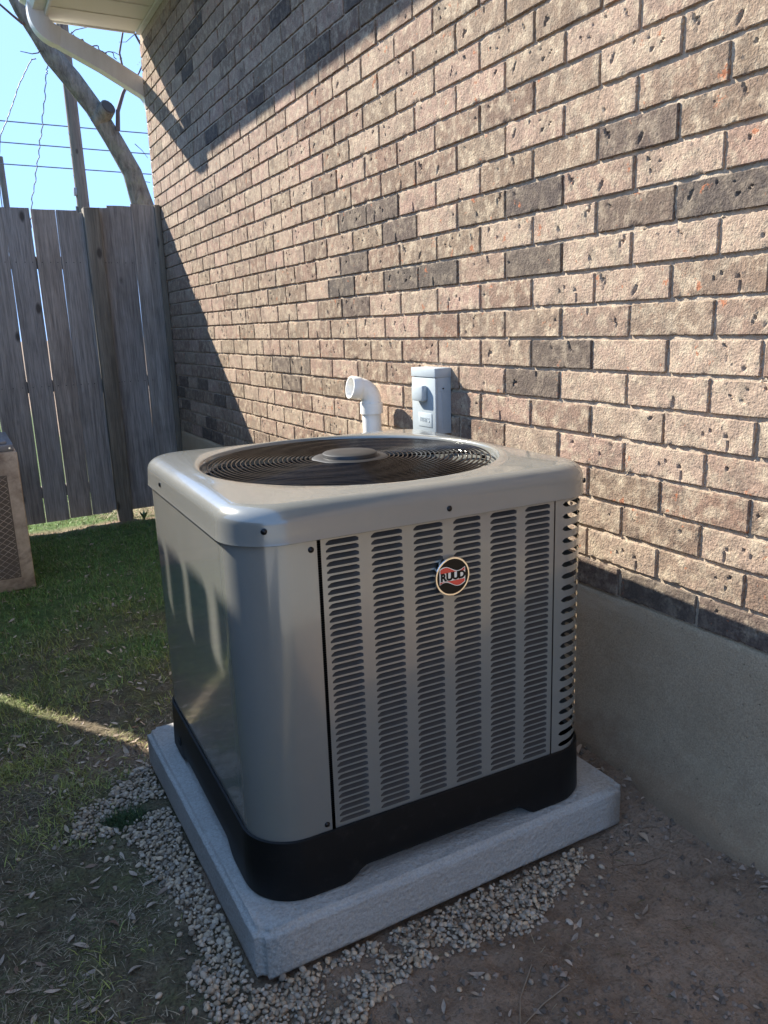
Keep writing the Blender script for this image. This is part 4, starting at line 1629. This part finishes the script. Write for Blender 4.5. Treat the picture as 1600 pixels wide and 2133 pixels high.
for nm, za, zb2 in (('highest', 3.254, 3.244), ('middle', 2.949, 2.927), ('lowest', 2.635, 2.61)):
    sl = (zb2 - za) / 2.19
    pts = []
    for i in range(25):
        x = -24 + 50 * i / 24
        pts.append((x, 14.15, za + sl * (x - 1.1) + CZ + 0.0009 * (x - 2) ** 2))
    o = MB().tube(pts, 0.0085, 6).build('overhead_wire', M['greycable'])
    props(o, dict(highest='highest of the three thin wires crossing the blue sky', middle='middle one of the three thin wires crossing the blue sky', lowest='lowest of the three thin wires crossing the sky just above the fence')[nm], 'wire', 'wires crossing the sky')
def dangling(pts, wig, label):
    P_ = [Vector((x, 9, z + CZ)) for x, z in pts]
    out_ = []
    n_ = 60
    for i in range(n_ + 1):
        t = i / n_ * (len(P_) - 1)
        k2 = min(int(t), len(P_) - 2)
        q_ = P_[k2].lerp(P_[k2 + 1], t - k2)
        out_.append(q_ + Vector((wig * math.sin(i * 1.9) + wig * 0.6 * math.sin(i * 0.8), 0.01 * math.cos(i * 1.9), 0)))
    o_ = MB().tube(out_, 0.0052, 6).build('hanging_cable', M['greycable'])
    props(o_, label, 'cable', 'cables hanging beyond the fence')


dangling([(1.13, 2.66), (1.088, 2.748 - 0.1), (0.95, 2.415), (0.829, 2.147), (0.714, 1.922), (0.66, 1.6), (0.62, 0.8)], 0.002, 'smooth slack cable hanging at the left of the twisted one')
dangling([(1.235, 2.62), (1.212, 2.529), (1.114, 2.063), (1.024, 1.702), (0.914, 1.29), (0.86, 0.9)], 0.0065, 'twisted cable hanging down behind the fence boards')

# ------------------------------------------------------------------ gravel round the pad
def inpoly(px, py, poly):
    inside = np.zeros(px.shape, bool)
    j = len(poly) - 1
    for i in range(len(poly)):
        xi, yi = poly[i]
        xj, yj = poly[j]
        c_ = ((yi > py) != (yj > py)) & (px < (xj - xi) * (py - yi) / (yj - yi + 1e-12) + xi)
        inside ^= c_
        j = i
    return inside


GPOLY = [(0.40, 2.33), (0.27, 2.24), (0.13, 2.13), (0.10, 2.02), (0.22, 1.93), (0.265, 1.74), (0.285, 1.58), (0.265, 1.46), (0.262, 1.33), (0.262, 1.18), (0.30, 1.05), (0.42, 1.02), (0.50, 1.10), (0.66, 1.185),
         (0.80, 1.16), (0.96, 1.145), (1.10, 1.20), (1.20, 1.26), (1.26, 1.33), (0.9, 1.5), (0.5, 1.6), (0.42, 2.0)]
GPOLY = [(x * K, y * K) for x, y in GPOLY]
ico = bmesh.new()
bmesh.ops.create_icosphere(ico, subdivisions=2, radius=1)
IV = np.array([q_.co[:] for q_ in ico.verts])
IF = np.array([[q_.index for q_ in fc.verts] for fc in ico.faces])
ico.free()
def pebbles(px, py, pzv, size, rs_):
    n_ = len(px)
    nv = len(IV)
    var = []
    for s in range(10):
        d = IV.copy()
        ax = rs_.normal(size=(4, 3))
        for a in ax:
            a = a / np.linalg.norm(a)
            d -= np.outer(np.clip(d @ a - 0.68, 0, 1), a) * 0.8
        var.append(d)
    var = np.array(var)
    vi = rs_.randint(0, 10, n_)
    sc_ = np.stack([size * rs_.uniform(0.85, 1.25, n_), size * rs_.uniform(0.62, 0.9, n_), size * rs_.uniform(0.42, 0.68, n_)], -1)
    vtx = var[vi] * sc_[:, None, :]
    ry = rs_.normal(0, 0.32, n_)
    rz = rs_.uniform(0, 6.283, n_)
    c_, s_ = np.cos(ry)[:, None], np.sin(ry)[:, None]
    x, y, z = vtx[..., 0], vtx[..., 1], vtx[..., 2]
    x, z = x * c_ + z * s_, -x * s_ + z * c_
    c_, s_ = np.cos(rz)[:, None], np.sin(rz)[:, None]
    x, y = x * c_ - y * s_, x * s_ + y * c_
    vtx = np.stack([x + px[:, None], y + py[:, None], z + pzv[:, None]], -1).reshape(-1, 3)
    fc = (IF[None] + (np.arange(n_) * nv)[:, None, None]).reshape(-1, 3)
    g_ = rs_.uniform(0.24, 0.50, n_)
    wv_ = rs_.rand(n_)
    colr = np.stack([g_ * (1.08 + 0.22 * wv_), g_ * (0.90 + 0.04 * wv_), g_ * (0.71 - 0.12 * wv_)], -1)
    dk = rs_.rand(n_) < 0.12
    colr[dk] *= 0.6
    return vtx, fc, np.repeat(colr, nv, 0)


rs = np.random.RandomState(5)
# dense layer with minimum spacing on a jittered grid, two passes
px, py, pzv, psz = [], [], [], []
for layer, step in ((0, 0.0115), (1, 0.0135), (2, 0.018)):
    gx_, gy_ = np.meshgrid(np.arange(0.0, 1.45, step), np.arange(0.9, 2.55, step))
    gx_ = gx_.ravel() + rs.uniform(-0.45, 0.45, gx_.size) * step
    gy_ = gy_.ravel() + rs.uniform(-0.45, 0.45, gy_.size) * step
    wob = (fbm(gx_ * 14, gy_ * 14, 71, 3) - 0.5) * 0.07
    wob2 = (fbm(gx_ * 14 + 50, gy_ * 14, 72, 3) - 0.5) * 0.07
    ok = inpoly(gx_ + wob, gy_ + wob2, GPOLY)
    ok &= ~((gx_ > PADX0 - 0.003) & (gx_ < PADX1) & (gy_ > PADY0 - 0.003) & (gy_ < PADY1))
    thin = fbm(gx_ * 9, gy_ * 9, 73, 3)
    # the grass tuft that breaks the left arm of the gravel
    tuft = np.hypot((gx_ - 0.245) / 0.055, (gy_ - 2.075) / 0.04) < 1
    ok &= ~tuft
    ok &= (rs.rand(gx_.size) < (0.96 if layer == 0 else 0.75 if layer == 1 else 0.40))
    ok &= thin > (0.22 if layer == 0 else 0.30)
    gx_, gy_ = gx_[ok], gy_[ok]
    px.append(gx_)
    py.append(gy_)
    s_ = 0.0042 + 0.0052 * rs.rand(len(gx_)) ** 1.6 * np.where(rs.rand(len(gx_)) < 0.12, 1.35, 1)
    psz.append(s_)
    pzv.append(gz(gx_, gy_) + 0.003 + layer * 0.0062 + rs.uniform(-0.001, 0.002, len(gx_)))
# strays over the soil and the lawn edge
n_ = 2600
sx, sy = rs.uniform(-0.05, 1.5, n_), rs.uniform(0.75, 2.45, n_)
dd = np.full(n_, 9.0)
for (ax, ay), (bx2, by2) in zip(GPOLY, GPOLY[1:] + GPOLY[:1]):
    t = np.clip(((sx - ax) * (bx2 - ax) + (sy - ay) * (by2 - ay)) / ((bx2 - ax) ** 2 + (by2 - ay) ** 2), 0, 1)
    dd = np.minimum(dd, np.hypot(sx - ax - t * (bx2 - ax), sy - ay - t * (by2 - ay)))
ok = (rs.rand(n_) < np.exp(-dd / 0.055) * 0.85 + 0.012) & ~((sx > PADX0 - 0.01) & (sx < PADX1 + 0.01) & (sy > PADY0 - 0.01) & (sy < PADY1 + 0.01)) & (sx < 1.5)
sx, sy = sx[ok], sy[ok]
px.append(sx)
py.append(sy)
psz.append(0.0035 + 0.0065 * rs.rand(len(sx)) ** 1.7)
pzv.append(gz(sx, sy) + 0.003)
px, py, pzv, psz = map(np.concatenate, (px, py, pzv, psz))
vtx, fc, colr = pebbles(px, py, pzv, psz, rs)
o = link('gravel', npmesh('gravel', vtx, fc, M['pebble'], colr, True))
props(o, 'loose rounded beige and grey gravel round the concrete pad', 'gravel', None, 'stuff')
NPEB = len(px)

# soil crumbs
n_ = 22000
sx, sy = rs.uniform(0.3, 1.56, n_), rs.uniform(0.62, 2.6, n_)
sm_ = soil_mask(sx, sy)
ok = (rs.rand(n_) < sm_ * (0.25 + 0.75 * (fbm(sx * 6, sy * 6, 91, 3) > 0.5))) & ~((sx > PADX0 - 0.01) & (sx < PADX1 + 0.01) & (sy > PADY0 - 0.01) & (sy < PADY1 + 0.01))
sx, sy = sx[ok], sy[ok]
ss = 0.0012 + 0.0085 * rs.rand(len(sx)) ** 5
OV = np.array([(1, 0, 0), (-1, 0, 0), (0, 1, 0), (0, -1, 0), (0, 0, 0.8), (0, 0, -0.8)])
OF = np.array([(0, 2, 4), (2, 1, 4), (1, 3, 4), (3, 0, 4), (2, 0, 5), (1, 2, 5), (3, 1, 5), (0, 3, 5)])
jit = rs.uniform(0.6, 1.4, (len(sx), 6, 3))
a = rs.uniform(0, 6.28, len(sx))[:, None]
cvx = OV[None] * jit * ss[:, None, None]
x, y = cvx[..., 0] * np.cos(a) - cvx[..., 1] * np.sin(a), cvx[..., 0] * np.sin(a) + cvx[..., 1] * np.cos(a)
cvx = np.stack([x + sx[:, None], y + sy[:, None], cvx[..., 2] + (gz(sx, sy) + ss * 0.3)[:, None]], -1).reshape(-1, 3)
cfx = (OF[None] + (np.arange(len(sx)) * 6)[:, None, None]).reshape(-1, 3)
g_ = rs.uniform(0.45, 1.5, len(sx))
colr = np.repeat(np.stack([0.20 * g_, 0.15 * g_, 0.113 * g_], -1), 6, 0)
o = link('soil_crumbs', npmesh('soil_crumbs', cvx, cfx, M['litter'], colr, False))
props(o, 'small crumbs of brown soil scattered on the bare ground', 'soil', None, 'stuff')

# ------------------------------------------------------------------ grass
def blades(n_, xr, yr, dens, length, width, lean, color, seed):
    rs_ = np.random.RandomState(seed)
    x = rs_.uniform(*xr, n_)
    y = rs_.uniform(*yr, n_)
    keep = rs_.rand(n_) < dens(x, y, rs_)
    x, y = x[keep], y[keep]
    n_ = len(x)
    z = gz(x, y) - 0.002
    L = rs_.uniform(*length, n_)
    Wd = rs_.uniform(*width, n_)
    az = rs_.uniform(0, 6.283, n_) + 1.5 * fbm(x * 4, y * 4, seed, 2)
    le = rs_.uniform(*lean, n_)
    cu = rs_.uniform(0.1, 0.8, n_)
    dx, dy = np.cos(az), np.sin(az)
    sx_, sy_ = -np.sin(az), np.cos(az)
    vt = []
    hx = np.zeros(n_)
    hz = np.zeros(n_)
    ang_ = le.copy()
    for i in range(4):
        ww = Wd * (1.0, 0.9, 0.62, 0.12)[i] * 0.5
        for sg in (-1, 1):
            vt.append(np.stack([x + dx * hx + sx_ * ww * sg, y + dy * hx + sy_ * ww * sg, z + np.maximum(hz, 0.0015)], -1))
        hx = hx + np.sin(ang_) * L / 3
        hz = hz + np.cos(ang_) * L / 3
        ang_ = ang_ + cu
    vt = np.stack(vt, 1).reshape(-1, 3)
    b0 = (np.arange(n_) * 8)[:, None, None]
    fq = (np.array([[0, 1, 3, 2], [2, 3, 5, 4], [4, 5, 7, 6]])[None] + b0).reshape(-1, 4)
    c_ = color(x, y, rs_, n_)
    return vt, fq, np.repeat(c_, 8, 0)


def nopad(x, y):
    return ~((x > PADX0 - 0.012) & (x < PADX1 + 0.01) & (y > PADY0 - 0.012) & (y < PADY1 + 0.012))


def gravel_in(x, y):
    return inpoly(x, y, GPOLY)


def d_green(x, y, rs_):
    n_ = fbm(x * 3.2, y * 3.2, 31, 4)
    n2 = fbm(x * 9, y * 9, 33, 3)
    base_ = np.clip((y - 2.2) / 1.8, 0, 1) * 0.75 + np.clip((n_ - 0.42) * 3.2, 0, 1) * 0.65
    d = base_ * np.clip((n2 - 0.2) * 2.2, 0.08, 1)
    d = d * (1 - soil_mask(x, y)) * nopad(x, y) * np.where(gravel_in(x, y), 0.03, 1)
    # sample more where it is close to the viewer
    return np.clip(d, 0, 1)


def c_green(x, y, rs_, n_):
    g_ = rs_.uniform(0.6, 1.35, n_)
    t = np.clip(turf_mask(x, y) * 0.8 + rs_.normal(0, 0.2, n_), 0, 1)[:, None]
    c1 = np.array([0.26, 0.27, 0.072])
    c2 = np.array([0.125, 0.235, 0.056])
    c_ = (c1 * (1 - t) + c2 * t) * g_[:, None]
    dry = rs_.rand(n_) < 0.16
    c_[dry] = np.array([0.27, 0.225, 0.13]) * g_[dry][:, None]
    return c_


def d_dry(x, y, rs_):
    n2 = fbm(x * 6, y * 6, 35, 3)
    d = np.clip((n2 - 0.25) * 2.5, 0.15, 1) * np.clip(1.35 - (y - 1.0) / 3.2, 0.12, 1)
    return d * (1 - 0.965 * soil_mask(x, y)) * nopad(x, y) * np.where(gravel_in(x, y), 0.05, 1)


def c_dry(x, y, rs_, n_):
    g_ = rs_.uniform(0.45, 1.2, n_)
    c_ = np.array([0.31, 0.25, 0.165])[None] * g_[:, None]
    br = rs_.rand(n_) < 0.3
    c_[br] = np.array([0.13, 0.088, 0.055]) * g_[br][:, None]
    gr = rs_.rand(n_) < 0.30
    c_[gr] = np.array([0.115, 0.125, 0.052]) * g_[gr][:, None]
    return c_


parts_ = [blades(110000, (-0.65, 1.55), (2.2, 6.45), d_green, (0.018, 0.05), (0.0015, 0.0034), (0.1, 0.95), c_green, 1),
          blades(64000, (-0.30, 0.45), (0.85, 2.6), d_green, (0.016, 0.046), (0.0013, 0.0030), (0.25, 1.15), c_green, 2),
          blades(62000, (-0.30, 0.62), (0.80, 2.7), d_dry, (0.008, 0.042), (0.0009, 0.0026), (1.0, 1.55), c_dry, 3),
          blades(20000, (-0.6, 1.5), (2.5, 6.4), d_dry, (0.02, 0.055), (0.0015, 0.0034), (0.9, 1.5), c_dry, 4),
          blades(2600, (0.5, 1.56), (0.7, 2.3), lambda x, y, r_: 0.55 * soil_mask(x, y) * nopad(x, y), (0.006, 0.035), (0.0009, 0.0022), (1.2, 1.6), c_dry, 5),
          blades(9000, (-0.5, 3.2), (6.5, 8.2), lambda x, y, r_: np.full(x.shape, 0.9), (0.03, 0.08), (0.002, 0.005), (0.1, 1.0), c_green, 6)]
# the dark tuft in the gravel
parts_.append(blades(700, (0.18, 0.31), (2.02, 2.13), lambda x, y, r_: (np.hypot((x - 0.245) / 0.06, (y - 2.075) / 0.045) < 1) * 1.0, (0.025, 0.05), (0.0014, 0.0026), (0.2, 1.3),
                     lambda x, y, r_, n_: np.array([0.035, 0.062, 0.020])[None] * r_.uniform(0.7, 1.3, n_)[:, None], 8))
vs_, fs_, cs_ = [], [], []
b0 = 0
for v_, f_, c_ in parts_:
    vs_.append(v_)
    fs_.append(f_ + b0)
    cs_.append(c_)
    b0 += len(v_)
o = link('grass', npmesh('grass', np.concatenate(vs_), np.concatenate(fs_), M['grass'], np.concatenate(cs_), False))
props(o, 'thin patchy lawn of green and straw coloured grass', 'grass', None, 'stuff')

# straw heaped just beyond the foot of the fence
v_, f_, c_ = blades(1600, (0.75, 1.6), (6.50, 6.95), lambda x, y, r_: np.clip((x - 0.8) * 3, 0.1, 1), (0.05, 0.16), (0.002, 0.004), (0.7, 1.5),
                    lambda x, y, r_, n_: np.array([0.42, 0.32, 0.19])[None] * r_.uniform(0.5, 1.2, n_)[:, None], 9)
o = link('dry_straw', npmesh('dry_straw', v_, f_, M['grass'], c_, False))
props(o, 'sunlit dry straw lying beyond the foot of the fence', 'straw', None, 'stuff')

# ------------------------------------------------------------------ fallen leaves
def leaf_shape(seed):
    rs_ = np.random.RandomState(seed)
    n_ = 6
    v_, f_ = [], []
    curl = rs_.uniform(-0.35, 0.55)
    fold = rs_.uniform(0.1, 0.5)
    tw = rs_.uniform(-0.7, 0.7)
    bend = rs_.uniform(-0.25, 0.25)
    asp = rs_.uniform(0.13, 0.21)
    for i in range(n_ + 1):
        t = i / n_
        wd = asp * math.sin(math.pi * min(1, t * 1.02 + 0.02) ** 0.85) + 0.004
        a = tw * (t - 0.5)
        for s in (-1, 0, 1):
            yy, zz = s * wd * math.cos(a * 1.0), abs(s) * wd * fold + s * wd * math.sin(a)
            v_.append((t - 0.5, yy + bend * (t - 0.5) ** 2, zz + curl * (t - 0.5) ** 2))
    for i in range(n_):
        for s in range(2):
            a = i * 3 + s
            f_.append((a, a + 3, a + 4, a + 1))
    v_ = np.array(v_)
    v_[:, 2] -= v_[:, 2].min()
    return v_, f_


LV = [leaf_shape(40 + i) for i in range(9)]
leaf_me = [mesh('dry_leaf', v_, f_, M['leaf'], True, 180) for v_, f_ in LV]
rs = np.random.RandomState(21)
spots = []
tries = 0
while len(spots) < 1500 and tries < 60000:
    tries += 1
    x, y = rs.uniform(-0.55, 1.56), rs.uniform(0.7, 6.3)
    if not bool(nopad(np.array(x), np.array(y))):
        continue
    sm_ = float(soil_mask(np.array([x]), np.array([y]))[0])
    p_ = 0.12 + 0.9 * max(0.0, float(fbm(x * 4, y * 4, 95, 3)) - 0.38) * 2.4
    p_ *= max(0.10, 1.35 - abs(y - 2.4) / 2.2)
    if sm_ > 0.5:
        p_ = 0.05 + p_ * 0.3 + (0.55 if x > 1.38 + 0.1 * rs.rand() and y > 0.9 else 0)
    if inpoly(np.array([x]), np.array([y]), GPOLY)[0]:
        p_ *= 0.10
    u_, w_, zz = project((x, y, 0))
    if not (-0.05 < u_ < 1.03 and w_ < 1.04):
        continue
    if rs.rand() < p_:
        spots.append((x, y, zz))
spots.sort(key=lambda s: s[2])
NIND = 140
lv, lf, lt = [], [], []
b0 = 0
for k_, (x, y, zz) in enumerate(spots):
    L = rs.choice([0.6, 0.8, 1.0, 1.0, 1.25]) * rs.uniform(0.020, 0.036)
    z = float(gz(x, y)) + 0.003
    rx, ry, rz = rs.normal(0, 0.22), rs.normal(0, 0.22), rs.uniform(0, 6.283)
    vi = rs.randint(len(LV))
    on_soil = float(soil_mask(np.array([x]), np.array([y]))[0]) > 0.5
    if k_ < NIND:
        o = link('dry_leaf', leaf_me[vi], None, (x, y, z), (rx, ry, rz))
        o.scale = (L, L, L)
        if on_soil:
            props(o, 'small curled dry leaf lying on the bare soil', 'leaf', 'dry leaves lying on the bare soil')
        else:
            props(o, 'small curled dry leaf lying on the thin lawn', 'leaf', 'dry leaves lying on the lawn')
    else:
        v_, f_ = LV[vi]
        Mx = Matrix.Translation((x, y, z)) @ Matrix.Rotation(rz, 4, 'Z') @ Matrix.Rotation(ry, 4, 'Y') @ Matrix.Rotation(rx, 4, 'X') @ Matrix.Scale(L, 4)
        A = np.array(Mx)
        lv.append(v_ @ A[:3, :3].T + A[:3, 3])
        lf += [tuple(i_ + b0 for i_ in q_) for q_ in f_]
        b0 += len(v_)
        c_ = [(0.40, 0.31, 0.225), (0.48, 0.38, 0.29), (0.31, 0.245, 0.19), (0.20, 0.115, 0.07)][rs.choice(4, p=[0.4, 0.3, 0.24, 0.06])]
        lt.append(np.tile(np.array(c_) * rs.uniform(0.75, 1.15), (len(v_), 1)))
o = link('fallen_leaves', npmesh('fallen_leaves', np.concatenate(lv), lf, M['litter'], np.concatenate(lt), True))
props(o, 'scattered dry leaves thinning out over the lawn towards the fence', 'leaves', None, 'stuff')

# twigs and pine needles on the soil
for pts, lab in (([(0.72, 0.93), (0.78, 0.975), (0.86, 1.0), (0.93, 1.005)], 'long thin pale twig lying on the soil in front of the gravel'),
                 ([(0.79, 0.985), (0.83, 1.035), (0.90, 1.085)], 'shorter twig forking off the long pale one on the soil')):
    P_ = [(x, y, float(gz(x, y)) + 0.004) for x, y in pts]
    o = MB().tube(P_, 0.0014, 6).build('fallen_twig', simple('pale_twig', (0.25, 0.19, 0.13), 0.8))
    props(o, lab, 'twig')

# a green sprout by the fence post
sp_ = empty('green_sprout', (1.19, 6.36, float(gz(1.19, 6.36))), 'small bright green sprout at the foot of the fence post', 'plant')
for k_ in range(5):
    a = k_ * 1.3
    v_ = [(0, 0, 0), (0.02 * math.cos(a) - 0.012 * math.sin(a), 0.02 * math.sin(a) + 0.012 * math.cos(a), 0.05), (0.045 * math.cos(a), 0.045 * math.sin(a), 0.085), (0.02 * math.cos(a) + 0.012 * math.sin(a), 0.02 * math.sin(a) - 0.012 * math.cos(a), 0.05)]
    link('leaf', mesh('leaf', v_, [(0, 1, 2, 3)], M['green'], True), sp_)
print('pebbles', NPEB, 'bricks', len(bricks), 'leaves', len(spots))
